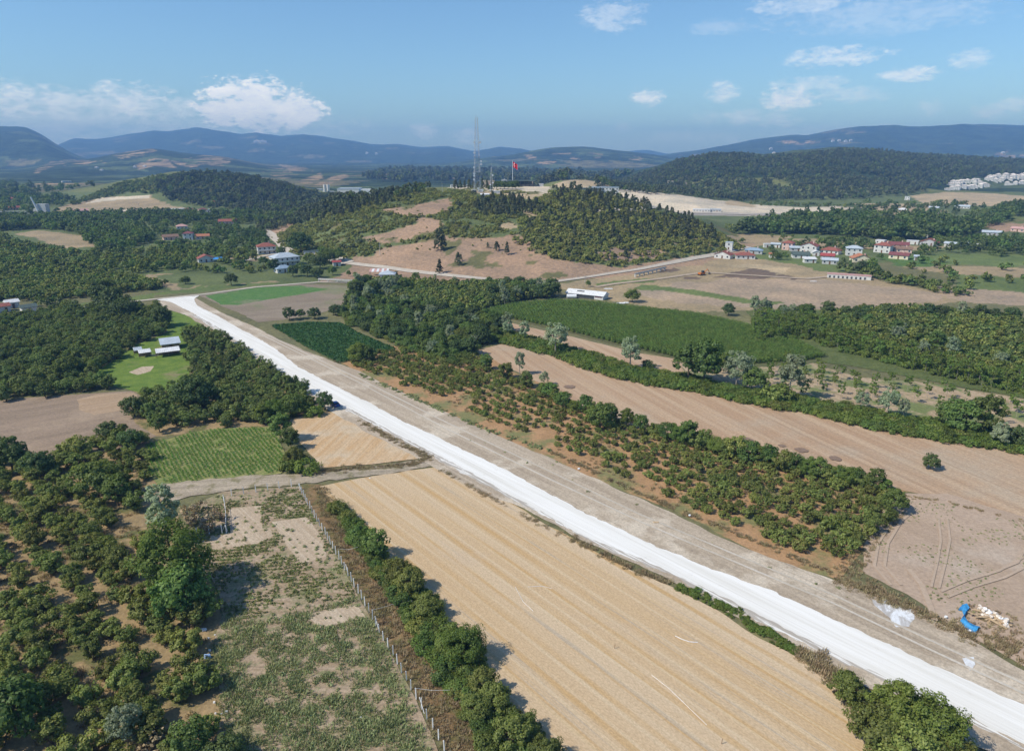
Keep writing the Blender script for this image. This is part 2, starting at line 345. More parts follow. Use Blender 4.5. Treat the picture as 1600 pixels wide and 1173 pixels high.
# ------------------------------------------------------------------ land cover of the terrain sheet
ROADROT = math.atan2(337.5-76.4, -156.6-70.1)      # the road's direction on the ground
C = dict(weed=(.115,.135,.045), dry=(.33,.25,.15), soil=(.36,.27,.19), red=(.335,.225,.15), green=(.13,.165,.055), lush=(.09,.15,.04),
         forest=(.035,.055,.022), olive=(.12,.145,.055), tan=(.42,.32,.2), pale=(.55,.46,.35), grey=(.34,.30,.26), floor=(.165,.155,.075), dark=(.16,.115,.085))
COVER = [ # (colour, photo polygon, nearest Y, farthest Y)
 ('olive', [(-700,455),(300,455),(560,437),(850,440),(900,430),(1250,410),(1600,410),(2300,440),(2300,300),(-700,300)], 300, 3000),
 ('dry', [(20,366),(60,360),(120,366),(150,385),(90,388),(60,372)], 400, 900),
 ('dry', [(180,433),(240,428),(330,432),(400,430),(440,440),(380,447),(290,455),(240,442)], 300, 700),
 ('olive', [(240,430),(330,430),(400,428),(430,437),(350,446),(290,450)], 300, 700),
 ('green', [(85,478),(180,468),(260,458),(240,466),(130,480)], 280, 500),
 ('green', [(200,466),(330,455),(430,445),(420,440),(300,450)], 280, 500),
 ('tan', [(0,405),(40,402),(120,405),(60,409)], 300, 600),
 ('red', [(505,440),(530,430),(545,415),(590,415),(660,427),(720,438),(700,446),(600,443),(560,436)], 300, 700),
 ('red', [(640,424),(700,430),(760,436),(840,442),(760,448),(700,446)], 300, 700),
 ('tan', [(350,405),(400,400),(430,392),(440,398),(410,408)], 300, 700),
 # right-hand valley
 ('dry', [(870,445),(905,438),(1000,425),(1100,402),(1180,405),(1240,412),(1300,425),(1360,432),(1400,445),(1480,458),(1510,470),(1440,484),(1300,484),(1180,488),(1090,488),(1000,476),(940,466),(880,462)], 300, 800),
 ('soil', [(1000,452),(1060,442),(1150,434),(1280,436),(1380,446),(1480,460),(1470,473),(1300,480),(1180,483),(1080,476),(1010,462)], 300, 800),
 ('green', [(995,445),(1050,449),(1150,462),(1230,474),(1210,478),(1110,466),(1040,456),(985,452)], 300, 800),
 ('green', [(925,442),(980,437),(1020,434),(1025,438),(960,446),(930,447)], 300, 800),
 ('dark', [(1120,433),(1180,417),(1232,420),(1180,436)], 300, 800),
 ('dark', [(1198,430),(1215,427),(1246,434),(1236,437)], 300, 800),
 ('dark', [(1035,421),(1048,415),(1064,420),(1060,426),(1040,427)], 300, 800),
 ('dark', [(1075,432),(1100,431),(1105,434),(1078,435)], 300, 800),
 ('tan', [(1130,414),(1180,412),(1240,420),(1230,428),(1180,420)], 300, 800),
 ('green', [(1180,398),(1300,410),(1340,424),(1300,426),(1240,412),(1170,404)], 300, 800),
 ('green', [(1400,398),(1480,396),(1700,400),(1700,416),(1560,416),(1440,412),(1390,410)], 300, 900),
 ('dry', [(1420,414),(1560,418),(1700,420),(1700,440),(1560,436),(1440,424)], 300, 900),
 ('lush', [(1380,402),(1440,400),(1470,410),(1460,418),(1400,416)], 300, 900),
 ('green', [(1480,428),(1600,434),(1700,440),(1700,475),(1600,470),(1500,450)], 300, 900),
 ('soil', [(1460,448),(1700,460),(1700,478),(1500,474)], 300, 900),
 ('dry', [(1180,376),(1260,372),(1360,380),(1480,385),(1460,392),(1300,388)], 400, 1300),
 ('dry', [(1000,375),(1080,370),(1170,365),(1240,370),(1180,386),(1090,384)], 450, 1300),
 ('pale', [(930,329),(1000,327),(1100,328),(1200,328),(1330,326),(1330,333),(1200,338),(1080,336),(940,332)], 700, 1600),
 ('grey', [(950,334),(1100,337),(1260,338),(1260,334),(1100,331)], 700, 1600),
 ('pale', [(1200,326),(1310,322),(1330,324),(1320,330),(1210,333)], 700, 1600),
 ('tan', [(1330,318),(1440,318),(1480,330),(1460,340),(1380,338)], 700, 1600),
 ('tan', [(1420,306),(1480,300),(1560,303),(1640,310),(1640,326),(1540,322),(1440,318)], 700, 1500),
 ('red', [(1530,352),(1580,338),(1700,328),(1700,362),(1560,362)], 500, 1000),
 ('olive', [(1545,345),(1600,335),(1640,335),(1600,350)], 500, 1000),
 # left valley
 ('dry', [(80,328),(110,318),(170,308),(235,305),(245,312),(270,322),(330,330),(330,333),(200,330),(100,334)], 700, 1300),
 ('pale', [(125,319),(160,309),(230,305),(235,309),(170,314)], 700, 1300),
 ('pale', [(170,328),(240,327),(240,332),(170,332)], 700, 1100),
 ('tan', [(350,287),(375,290),(370,296),(345,292)], 900, 1500),
 ('dry', [(414,318),(445,316),(455,322),(420,322)], 700, 1500),
 # tower hill
 ('red', [(548,410),(580,400),(600,388),(650,380),(690,368),(720,372),(760,372),(800,366),(835,378),(845,392),(870,405),(920,412),(960,418),(1030,408),(1080,400),(1130,396),(1175,388),(1140,384),(1175,380),(1180,392),(1100,412),(1000,428),(900,436),(760,440),(640,430)], 380, 800),
 ('red', [(530,412),(560,400),(590,405),(590,420)], 380, 800),
 ('red', [(592,328),(640,322),(700,308),(712,316),(700,330),(660,338),(620,336)], 450, 800),
 ('red', [(560,372),(610,362),(640,352),(665,338),(685,345),(690,360),(660,372),(600,382)], 450, 800),
 ('red', [(420,360),(445,348),(460,350),(448,362),(430,370)], 450, 800),
 ('red', [(930,395),(960,385),(1000,392),(1040,390),(1050,398),(990,408),(940,406)], 400, 800),
 ('tan', [(780,352),(805,345),(812,356),(790,360)], 450, 800),
 ('tan', [(815,330),(840,325),(842,345),(825,343)], 450, 800),
 ('tan', [(730,296),(760,300),(800,303),(860,300),(862,306),(830,312),(800,308),(745,304)], 550, 850),
 ('pale', [(690,280),(745,280),(745,293),(720,296),(700,293)], 600, 950),
 ('pale', [(770,299),(820,296),(870,300),(865,305),(820,302)], 550, 850),
 ('pale', [(745,284),(800,284),(860,290),(860,300),(760,300)], 600, 950),
 # quarry face
 ('pale', [(955,294),(1000,299),(1060,304),(1120,313),(1180,320),(1330,328),(1330,333),(1180,333),(1080,331),(1000,328),(960,318)], 800, 1200),
 ('tan', [(858,292),(880,282),(910,280),(935,284),(960,292),(940,296),(870,296)], 800, 1300),
 ('tan', [(1140,312),(1180,320),(1180,324),(1130,320)], 800, 1200),
]
FARTAN = [ # bare patches on the far hills (photo polygons)
 ([(60,262),(80,253),(130,250),(170,255),(80,262),(50,275)], .5), ([(175,243),(220,232),(245,234),(240,240),(190,248)], .55),
 ([(210,258),(240,247),(262,249),(275,262),(240,260),(215,266)], .8), ([(265,252),(320,242),(368,248),(345,262),(320,256),(300,262),(280,258)], .6),
 ([(430,255),(480,262),(490,268),(455,268)], .8), ([(465,283),(500,270),(505,278),(480,290)], .55), ([(488,290),(520,276),(540,272),(545,276),(510,290)], .7),
 ([(390,262),(440,262),(470,275),(440,280)], .3), ([(1555,240),(1570,236),(1610,244),(1610,247),(1570,246)], .8), ([(560,278),(600,272),(680,274),(760,276),(640,284)], .3),
 ([(820,242),(835,243),(840,250),(826,248)], .6), ([(975,243),(1000,245),(1010,252),(985,250)], .55), ([(838,254),(870,251),(868,255),(842,258)], .6),
 ([(860,270),(930,266),(930,272),(870,275)], .4), ([(750,240),(790,243),(770,246)],.4), ([(40,285),(110,280),(140,290),(90,294)], .35),
 ([(1060,243),(1100,240),(1090,246)], .3), ([(1210,222),(1230,219),(1290,222),(1250,226)], .35), ([(860,240),(920,238),(960,244),(900,250)], .3),
]
def cover(X, Y, Z):
    n = X.shape[0]
    j1 = (fbm(X/14, Y/14, 40, 3)-.5); j2 = (fbm(X/14, Y/14, 41, 3)-.5)
    px, py = project(X + j1*14, Y + j2*14, Z)
    px, py = np.broadcast_arrays(px, py)
    col = np.empty((n, 3)); col[:] = C['floor']
    def fill(m, c): col[m] = np.array(C[c] if isinstance(c, str) else c)
    # general field mosaic beyond the valley
    fa = Y > 1200
    fill(fa, 'forest')
    k = fbm(X/260, Y/260, 50, 4); k2 = fbm(X/500+7, Y/500, 52, 4)
    fill(fa & (k > .57) & (Y > 1500) & (Y < 5200), (.085,.115,.05)); fill(fa & (k2 > .68) & (Y < 4500) & (Z < 40), (.15,.14,.075))
    k3 = fbm(X/330+3, Y/330+9, 58, 5)
    fill((Y > 4800) & (k3 > .7), (.14,.13,.08)); fill((Y > 4800) & (k3 < .42), (.045,.065,.028))
    nearh = (Y < 1400) & (Z > .4); fill(nearh, (.15,.16,.055))
    for c, poly, y0, y1 in COVER:
        m = (Y > y0) & (Y < y1)
        if m.any():
            mm = np.zeros(n, bool); mm[m] = inpoly(px[m], py[m], poly); fill(mm, c)
    # grassy and bare mottling on the tower hill's bare patches
    h = (Z > .3) & (Y < 900)
    k4 = fbm(X/22, Y/22, 60, 4)
    fill(h & (k4 > .68), (.15,.14,.06))
    jm = inpoly(px, py, [(90,330),(110,312),(150,300),(200,290),(250,288),(270,300),(250,305),(200,302),(150,312)]) & (Y > 900) & (Y < 1500)
    for poly, s in FARTAN:
        m = (Y > 1700) & (Y < (8200 if poly[0][0] > 1000 else 5000)) & inpoly(px, py, poly) & (fbm(X/90, Y/90, 61, 4) > .66-.25*s)
        fill(m, (.30,.22,.14))
    v = .85+.3*fbm(X/60, Y/60, 70, 4)
    return np.column_stack([col*v[:, None], np.clip((Y-1300)/400, 0, 1)])
def build_ground():
    q = np.linspace(-1.25, 1.25, 920); r = [5.]
    while r[-1] < 12000: r.append(r[-1]*(1.0055 if r[-1] < 1400 else 1.0098) if r[-1] > 320 else r[-1]+2.4)
    r = np.array(r); A = 100.
    Yg, Q = np.meshgrid(r-A, q, indexing='ij'); Xg = Q*(Yg+A)
    X = Xg.ravel(); Y = Yg.ravel(); Z = terrain(X, Y)
    n, k = Xg.shape
    i = np.arange(n-1)[:, None]*k+np.arange(k-1)[None]
    Fc = np.stack([i, i+1, i+k+1, i+k], -1).reshape(-1, 4)
    m, nt, b = newmat('ground')
    at = nn(nt, 'ShaderNodeAttribute', attribute_name='cover'); p = pos(nt)
    n1 = noise(nt, p, .5, 6, .75); n2 = noise(nt, p, .035, 6, .7)
    c = mixc(nt, 1., at.outputs[0], mixc(nt, rng(nt, n1, .3, .7), (.72,.74,.75), (1.28,1.26,1.22)), 'MULTIPLY')
    c = mixc(nt, 1., c, mixc(nt, rng(nt, n2, .3, .7), (.8,.84,.86), (1.2,1.16,1.12)), 'MULTIPLY')
    n6 = noise(nt, p, .011, 6, .75); c = mixc(nt, at.outputs['Alpha'], c, mixc(nt, 1., c, mixc(nt, rng(nt, n6, .36, .64), (.5,.55,.6), (1.75,1.6,1.35)), 'MULTIPLY'))
    lk(nt, c, b.inputs['Base Color'])
    n5 = noise(nt, p, .03, 5, .8); mm = nn(nt, 'ShaderNodeMath', operation='MULTIPLY'); lk(nt, n5, mm.inputs[0]); lk(nt, at.outputs['Alpha'], mm.inputs[1])
    m2 = nn(nt, 'ShaderNodeMath', operation='MULTIPLY'); lk(nt, mm.outputs[0], m2.inputs[0]); m2.inputs[1].default_value = 60
    m3 = nn(nt, 'ShaderNodeMath', operation='ADD'); lk(nt, n1, m3.inputs[0]); lk(nt, m2.outputs[0], m3.inputs[1])
    bump(nt, b, m3.outputs[0], .5, .7)
    me = mesh('ground', np.stack([X, Y, Z], 1), Fc, [m], smooth=True)
    a = me.attributes.new('cover', 'FLOAT_COLOR', 'POINT')
    a.data.foreach_set('color', cover(X, Y, Z).astype(np.float32).ravel())
    o = link('ground', me); tag(o, kind='structure')
build_ground()
def build_haze():
    m = bpy.data.materials.new('haze'); m.use_nodes = True; nt = m.node_tree; nt.nodes.clear()
    o = nn(nt, 'ShaderNodeOutputMaterial'); v = nn(nt, 'ShaderNodeVolumePrincipled')
    v.inputs['Color'].default_value = (.25, .5, 1, 1); v.inputs['Density'].default_value = HAZE
    v.inputs['Absorption Color'].default_value = (.10, .14, .3, 1)
    v.inputs['Anisotropy'].default_value = .0
    lk(nt, v.outputs[0], o.inputs['Volume'])
    b = MB().box(-15600, 15600, -110, 12350, -1.5, 470)
    ob = b.build('haze', m); tag(ob, kind='stuff')
HAZE = 1.45e-4
build_haze()
# ------------------------------------------------------------------ fields, roads and patches on the valley floor
def wpoly(poly, step=None, jit=.0, seed=0, jsc=6.):
    """Photo outline -> ground outline, with its edge broken up."""
    P = [P0(*p) for p in poly]; out = []
    for a, b in zip(P, P[1:]+P[:1]):
        d = math.dist(a, b); dist = math.hypot((a[0]+b[0])/2, (a[1]+b[1])/2)
        st = step or max(.6, dist/150)
        n = max(1, int(d/st))
        for i in range(n):
            t = i/n; x = a[0]+(b[0]-a[0])*t; y = a[1]+(b[1]-a[1])*t
            if jit and (i or True):
                k = jit
                x += (fbm(np.array(x/jsc), np.array(y/jsc), seed, 4)-.5)*2*k; y += (fbm(np.array(x/jsc+9), np.array(y/jsc), seed+3, 4)-.5)*2*k
            out.append((float(x), float(y)))
    return out
LAYER = [.01]
def sheet(name, poly, mat, jit=.5, seed=1, jsc=6., label=None, z=None):
    w = wpoly(poly, None, jit, seed, jsc)
    LAYER[0] += .006; z = LAYER[0] if z is None else z
    tri = geometry.tessellate_polygon([[Vector((x, y, 0)) for x, y in w]])
    fs = []
    for a, b, c in tri:
        A, B, Cc = w[a], w[b], w[c]
        s = (B[0]-A[0])*(Cc[1]-A[1])-(B[1]-A[1])*(Cc[0]-A[0])
        if abs(s) > 1e-9: fs.append((a, b, c) if s > 0 else (a, c, b))
    o = link(name, mesh(name, [(x, y, z) for x, y in w], fs, [mat]))
    return tag(o, kind='structure')
D = -ROADROT
soil('old_stubble', (.565,.435,.29), (.475,.315,.16), (.44,.36,.27), rot=D+.03, streak=.5, patch=(.03, .5, .75), fine=3.2, spk=.26, across=.4, along=.012, dist=.08)
soil('stubble_small', (.55,.40,.25), (.50,.325,.17), (.54,.43,.3), rot=D+.9, streak=.4, patch=(.1, .45, .7), fine=2.2, spk=.22, across=.8)
soil('strip_straw', (.42,.30,.20), (.36,.25,.155), rot=-.6, streak=.4, fine=1.3, spk=.2, across=.5)
soil('shoulder', (.46,.375,.28), (.37,.295,.215), (.56,.475,.37), rot=D, streak=.4, patch=(.07, .5, .62), fine=2.4, spk=.26, across=.45, along=.03)
soil('track', (.42,.345,.255), (.31,.255,.185), (.22,.19,.105), rot=-.12, streak=.4, patch=(.3, .5, .66), fine=2, spk=.25, across=.7)
soil('long_field', (.47,.335,.22), (.40,.265,.165), (.43,.335,.24), rot=D+.33, streak=.5, patch=(.03, .5, .7), fine=1.6, spk=.2, across=.35, along=.01, dist=.1, weed=(.2,.19,.1), weedk=(.68,.8), weedsc=.12)
soil('left_field', (.30,.22,.155), (.25,.185,.13), (.35,.26,.18), rot=-.6, streak=.3, patch=(.05, .5, .65), fine=1.3, spk=.2, across=.3)
soil('right_field', (.43,.32,.235), (.38,.28,.2), (.45,.36,.28), rot=D+.2, streak=.12, patch=(.05, .5, .7), weed=(.14,.15,.08), weedk=(.66, .74), fine=1.4, spk=.18, across=.12)
soil('plot', (.40,.30,.21), (.32,.235,.15), (.24,.22,.115), rot=.05, streak=.5, patch=(.12, .5, .68), weed=(.15,.17,.07), weedk=(.5, .66), fine=1.9, spk=.3, across=.8, weedsc=.6)
soil('plot_bare', (.50,.40,.29), (.42,.32,.22), rot=D, streak=.4, fine=2.5, spk=.25, across=1.6)
soil('orchard_soil', (.42,.25,.13), (.33,.20,.10), (.2,.19,.08), patch=(.1, .48, .62), fine=1.5, spk=.25)
soil('left_orchard_soil', (.36,.25,.13), (.26,.19,.10), (.13,.13,.05), patch=(.12, .5, .62), fine=1.5, spk=.28)
soil('dry_grass', (.20,.125,.06), (.27,.18,.09), (.15,.13,.05), patch=(.3, .45, .6), fine=3, spk=.35, bumpd=.2)
soil('meadow', (.165,.225,.04), (.10,.165,.028), (.22,.2,.09), patch=(.09, .56, .68), fine=1.6, spk=.25, bumpd=.12)
soil('crop_floor', (.10,.12,.045), (.13,.12,.06), fine=1.2, spk=.2)
soil('near_corn_soil', (.28,.26,.1), (.16,.2,.06), rot=-.98, streak=.1, fine=1.2, spk=.2)
soil('far_soil', (.28,.225,.165), (.23,.18,.13), (.19,.20,.10), rot=-.1, streak=.2, patch=(.03, .5, .66), fine=.6, spk=.15, across=.1)
soil('sprout', (.075,.165,.04), (.11,.19,.055), (.2,.2,.12), patch=(.05, .58, .72), fine=.7, spk=.2)
soil('thicket_floor', (.13,.15,.05), (.085,.11,.035), fine=1.2, spk=.3, bumpd=.3)
soil('berm', (.28,.2,.11), (.2,.16,.075), (.13,.15,.05), patch=(.2, .5, .6), fine=2, spk=.35, bumpd=.15)
soil('sapling_soil', (.44,.33,.22), (.35,.26,.16), (.16,.19,.07), rot=D+.45, streak=.4, patch=(.09, .47, .58), fine=1, spk=.25, across=.35)
def stubble_mat():
    # straw left in parallel rows by the harvester, paler wheel lines between them
    m, nt, b = newmat('stubble'); p = pos(nt)
    def band(per, seed, lo, hi, al=.012, ds=.05):
        n = noise(nt, pos(nt, (al, 1/per, 1), D+.03), 1, 2, .4, ds); return rng(nt, n, lo, hi)
    broad = noise(nt, pos(nt, (.006, .16, 1), D+.03), 1, 3, .5, .1)
    c = mixc(nt, rng(nt, broad, .38, .62), (.52,.375,.222), (.55,.42,.275))
    def rows(per, dist, lo, hi, amt):
        w = nn(nt, 'ShaderNodeTexWave', wave_type='BANDS', bands_direction='Y'); lk(nt, pos(nt, (.02, 1, 1), D+.03), w.inputs[0])
        w.inputs['Scale'].default_value = .314/per; w.inputs['Distortion'].default_value = dist; w.inputs['Detail'].default_value = 2; w.inputs['Detail Scale'].default_value = 1.3
        md = noise(nt, pos(nt, (.03, .5, 1), D+.03), 1, 4, .6, .1)
        mu = nn(nt, 'ShaderNodeMath', operation='MULTIPLY'); lk(nt, rng(nt, w.outputs[0], lo, hi), mu.inputs[0]); lk(nt, rng(nt, md, .34, .62, .1, amt), mu.inputs[1]); return mu.outputs[0]
    c = mixc(nt, rows(3.6, 2.2, .72, .95, .85), c, (.49,.32,.145))
    c = mixc(nt, rows(2.3, 3., .8, .97, .6), c, (.60,.48,.32))
    n2 = noise(nt, pos(nt, (.02, .9, 3), D+.03), 1, 4, .6, .1); c = mixc(nt, rng(nt, n2, .56, .68, 0, .75), c, (.42,.35,.265))
    c = mixc(nt, rng(nt, noise(nt, p, .06, 5), .58, .75, 0, .6), c, (.50,.385,.27))
    f1 = noise(nt, pos(nt, (2.2, 4.5, 1), D+.03), 1, 5, .8); c = mixc(nt, 1., c, mixc(nt, rng(nt, f1, .3, .7), (.8,.78,.75), (1.18,1.18,1.2)), 'MULTIPLY')
    lk(nt, c, b.inputs['Base Color']); bump(nt, b, f1, .07, .8)
stubble_mat()
def road_mat():
    m, nt, b = newmat('white_gravel')
    p = pos(nt); s = noise(nt, pos(nt, (.03, .9, 1), D), 1, 5, .6, .3); n = noise(nt, p, .35, 6, .7); f = noise(nt, p, 5, 5, .8)
    c = mixc(nt, rng(nt, s, .3, .66), (.69,.66,.60), (.80,.775,.73))
    w2 = noise(nt, pos(nt, (.015, 2.2, 1), D), 1, 3, .5, .1); c = mixc(nt, rng(nt, w2, .54, .66, 0, .4), c, (.60,.56,.50))
    c = mixc(nt, rng(nt, n, .6, .76, 0, .6), c, (.58,.54,.48))
    c = mixc(nt, 1., c, mixc(nt, f, (.93,)*3, (1.06,)*3), 'MULTIPLY')
    lk(nt, c, b.inputs['Base Color']); bump(nt, b, f, .03, .5)
    m, nt, b = newmat('white_dust')      # thin gravel pushed to the road's edge
    s = noise(nt, pos(nt, (.09, 1.3, 1), D), 1, 6, .68, .5)
    c = mixc(nt, rng(nt, s, .46, .58), (.40,.355,.30), (.74,.71,.66))
    lk(nt, c, b.inputs['Base Color'])
    m, nt, b = newmat('lime_spill')
    n = noise(nt, pos(nt, (.5, .25, 1), .5), 1, 6, .7, .6)
    lk(nt, mixc(nt, rng(nt, n, .4, .6), (.42,.39,.36), (.72,.73,.74)), b.inputs['Base Color'])
road_mat()
sheet('orchard_soil', [(520,560),(620,540),(720,560),(750,545),(800,580),(860,605),(940,640),(1010,660),(1100,680),(1200,715),(1310,735),(1420,765),(1405,790),(1340,860),(1310,905),(1200,872),(1060,800),(950,757),(850,712),(760,675),(680,640),(600,602)], 'orchard_soil', 1.0, 3)
sheet('left_orchard_soil', [(-300,680),(0,690),(60,715),(150,700),(200,655),(240,690),(250,770),(300,840),(350,960),(335,1000),(345,1100),(380,1280),(-500,1280)], 'left_orchard_soil', .8, 4)
sheet('left_orchard_soil', [(205,612),(290,590),(290,512),(345,515),(430,580),(500,630),(520,645),(455,660),(440,672),(240,682),(195,650)], 'left_orchard_soil', .8, 5)
sheet('ploughed_field', [(-500,640),(0,625),(100,617),(205,611),(225,622),(200,645),(212,662),(245,682),(190,700),(110,712),(60,722),(20,712),(-500,720)], 'left_field', .8, 6)
sheet('straw_strip', [(118,625),(150,616),(208,613),(224,622),(200,640),(150,648),(125,640)], 'strip_straw', .8, 7)
sheet('meadow', [(165,600),(120,600),(160,575),(210,540),(262,520),(255,490),(240,478),(300,478),(315,512),(340,520),(300,530),(296,590),(275,608),(215,613)], 'meadow', 1., 8)
sheet('meadow_path', [(200,582),(222,573),(240,572),(235,580),(215,586)], 'plot_bare', .5, 9)
sheet('far_field', [(312,462),(400,448),(480,444),(560,448),(548,462),(530,480),(500,490),(440,500),(405,503),(355,482)], 'far_soil', 1.2, 10)
sheet('green_field', [(322,462),(400,449),(470,446),(512,452),(470,460),(420,468),(370,477),(345,476)], 'sprout', 1.5, 11)
sheet('tan_field', [(738,490),(800,505),(900,528),(1000,552),(1062,562),(1068,582),(1020,585),(950,572),(880,550),(800,518)], 'long_field', .8, 12)
sheet('long_field', [(742,548),(790,536),(860,552),(950,582),(1000,594),(1100,616),(1200,632),(1300,652),(1400,675),(1500,690),(1600,706),(1800,740),(1800,850),(1600,815),(1500,782),(1420,768),(1300,738),(1200,718),(1100,688),(1000,668),(930,645),(880,625),(850,602),(800,577)], 'long_field', .8, 13)
sheet('sapling_field', [(1062,562),(1180,568),(1260,565),(1340,590),(1460,600),(1700,640),(1800,700),(1600,698),(1400,668),(1250,636),(1100,605),(1070,590)], 'sapling_soil', 1.5, 14)
sheet('dirt_field', [(1395,772),(1480,772),(1600,808),(1800,860),(1800,1130),(1600,1042),(1500,985),(1420,930),(1345,893),(1350,850)], 'right_field', .8, 15)
sheet('garden_plot', [(300,790),(350,768),(468,760),(500,820),(560,930),(610,1020),(650,1095),(720,1250),(370,1280),(345,1100),(335,1000),(350,960),(330,900)], 'plot', .4, 16)
sheet('bare_bed', [(357,796),(408,790),(412,832),(360,834)], 'plot_bare', .4, 17)
sheet('bare_bed', [(328,838),(420,825),(428,838),(400,850),(330,860)], 'plot_bare', .4, 18)
sheet('bare_bed', [(425,815),(480,808),(505,845),(512,870),(470,882),(445,850)], 'plot_bare', .4, 19)
sheet('bare_bed', [(480,960),(560,945),(575,965),(500,982)], 'plot_bare', .4, 20)
sheet('dry_grass_strip', [(470,757),(510,757),(560,830),(600,890),(640,960),(690,1030),(740,1100),(800,1180),(860,1290),(740,1280),(700,1180),(652,1090),(612,1015),(565,930),(510,835),(488,800)], 'dry_grass', .3, 21)
sheet('crop_field', [(422,508),(480,503),(533,504),(562,520),(620,545),(560,562),(530,568),(520,563),(477,542)], 'crop_floor', .8, 22)
sheet('undergrowth', [(1165,486),(1290,484),(1400,480),(1600,498),(1850,520),(1850,660),(1600,622),(1500,604),(1400,585),(1330,572),(1280,566),(1240,545),(1180,512)], 'thicket_floor', 1.5, 33)
sheet('corn_field', [(745,490),(800,474),(870,469),(910,470),(1000,480),(1090,490),(1170,508),(1250,536),(1300,560),(1250,572),(1130,575),(1060,562),(960,538),(860,513),(770,492)], 'crop_floor', 1., 23)
sheet('corn_field', [(226,695),(300,676),(340,670),(430,667),(442,700),(455,728),(440,740),(350,748),(245,759),(230,735)], 'near_corn_soil', .4, 24)
sheet('dirt_road', [(240,768),(250,757),(340,748),(400,743),(480,741),(560,733),(640,722),(690,715),(720,738),(690,727),(604,740),(528,750),(464,758),(400,762),(300,776),(262,786)], 'track', 1., 25, 2.5)
sheet('stubble_field', [(500,760),(560,748),(640,736),(690,730),(725,742),(765,768),(830,805),(900,846),(985,890),(1050,917),(1120,955),(1200,1005),(1260,1035),(1310,1070),(1430,1140),(1560,1290),(860,1290),(800,1180),(740,1085),(690,1000),(640,930),(600,880),(560,830),(520,790)], 'stubble', .5, 26)
sheet('stubble_field', [(453,657),(490,645),(530,645),(560,655),(600,675),(650,702),(672,716),(600,724),(500,732),(488,715),(468,692)], 'stubble_small', .5, 27)
sheet('dirt_shoulder', [(240,478),(258,466),(300,463),(345,488),(400,512),(440,533),(500,558),(560,580),(600,600),(680,637),(750,670),(850,712),(950,757),(1050,802),(1130,842),(1200,870),(1290,902),(1360,930),(1440,962),(1500,990),(1600,1045),(1800,1150),(1800,1300),(1640,1230),(1560,1187),(1480,1150),(1400,1100),(1300,1045),(1250,1020),(1200,995),(1130,952),(1060,914),(1000,884),(960,868),(900,838),(830,802),(760,772),(690,737),(600,690),(520,645),(450,600),(400,563),(330,516),(290,492)], 'shoulder', .8, 28)
sheet('white_gravel_edge', [(296,490),(399,554),(448,594),(490,618),(535,638),(612,680),(694,724),(795,779),(870,818),(940,856),(1000,880),(1060,905),(1110,935),(1200,978),(1300,1029),(1366,1058),(1499,1120),(1640,1190),(1499,1112),(1302,1018),(1200,962),(1107,917),(1005,870),(902,827),(800,768),(699,713),(617,672),(538,628),(451,587),(399,547),(332,502)], 'white_dust', .9, 29, 1.6)
sheet('white_gravel_road', [(246,469),(262,466),(312,462),(303,468),(308,478),(340,494),(371,512),(400,527),(431,546),(466,574),(523,603),(579,631),(630,659),(681,682),(732,707.5),(784,731),(800,740),(902,796),(1005,845),(1107,888),(1199,921),(1302,968),(1405,1015),(1507,1062),(1600,1103),(1800,1200),(1800,1280),(1600,1165),(1499,1113),(1366,1050),(1302,1022),(1200,968),(1107,922),(1005,876),(902,833),(800,774),(699,719),(617,678),(538,634),(494,616.5),(451,591),(399,551),(366,529.5),(332,506.5),(294,486),(266,472)], 'white_gravel', .5, 30, 1.4)
sheet('lime_spill', [(1364,938),(1385,937),(1405,946),(1424,953),(1431,968),(1424,978),(1410,976),(1395,978),(1388,966),(1374,953)], 'lime_spill', 1.1, 31, 1.5)
sheet('lime_spill', [(1504,1030),(1520,1027),(1523,1040),(1516,1049),(1507,1040)], 'lime_spill', .4, 32, 1.2)
plain('scorch', (.23,.16,.115)); 
for k, (x, y, r) in enumerate([(1165,688,1.9),(890,605,1.9),(1252,704,1.6),(1305,717,1.5),(1222,697,1.0)]):
    cx, cy = P0(x, y); n = 18; rr = random.Random(k)
    vs = [(cx+math.cos(2*math.pi*i/n)*r*rr.uniform(.8,1.15), cy+math.sin(2*math.pi*i/n)*r*rr.uniform(.8,1.15), .2) for i in range(n)]
    tag(link('scorched_patch', mesh('scorched_patch', [(a, b, .24) for a, b, c in vs], [tuple(range(n))], ['scorch'])), kind='structure')
def ribbon(name, pts, w, mat, off=.25, kind='structure'):
    """A road draped over the terrain along photo points (px, py)."""
    P = [PT(*p) for p in pts]; D_ = []
    for a, b in zip(P, P[1:]):
        n = max(2, int(math.dist(a[:2], b[:2])/4))
        D_ += [(a[0]+(b[0]-a[0])*i/n, a[1]+(b[1]-a[1])*i/n) for i in range(n)]
    D_.append(P[-1][:2]); A = np.array(D_); T = np.gradient(A, axis=0); T /= np.maximum(np.linalg.norm(T, axis=1), 1e-6)[:, None]
    N_ = np.stack([-T[:, 1], T[:, 0]], 1); k = len(A); rows = []
    for s in (-1, -.33, .33, 1):
        e = A+N_*(s*w/2*(1+.15*(fbm(A[:, 0]/7, A[:, 1]/7+s, 5)-.5)))[:, None]
        rows.append(np.column_stack([e, terrain(e[:, 0], e[:, 1])+off]))
    V = np.concatenate(rows); i = np.arange(k-1)
    Fc = np.concatenate([np.stack([r*k+i, r*k+i+1, (r+1)*k+i+1, (r+1)*k+i], 1)[:, ::-1] for r in range(3)])
    return tag(link(name, mesh(name, V, Fc, [mat])), kind=kind)
soil('pale_road', (.52,.46,.38), (.44,.38,.31), fine=1, spk=.15)
soil('orchard_track', (.44,.35,.26), (.36,.28,.2), fine=1, spk=.15)
ribbon('valley_road', [(-120,528),(0,495),(100,484),(185,474),(250,467),(320,460),(400,449),(500,441),(560,442),(640,445)], 3.2, 'pale_road')
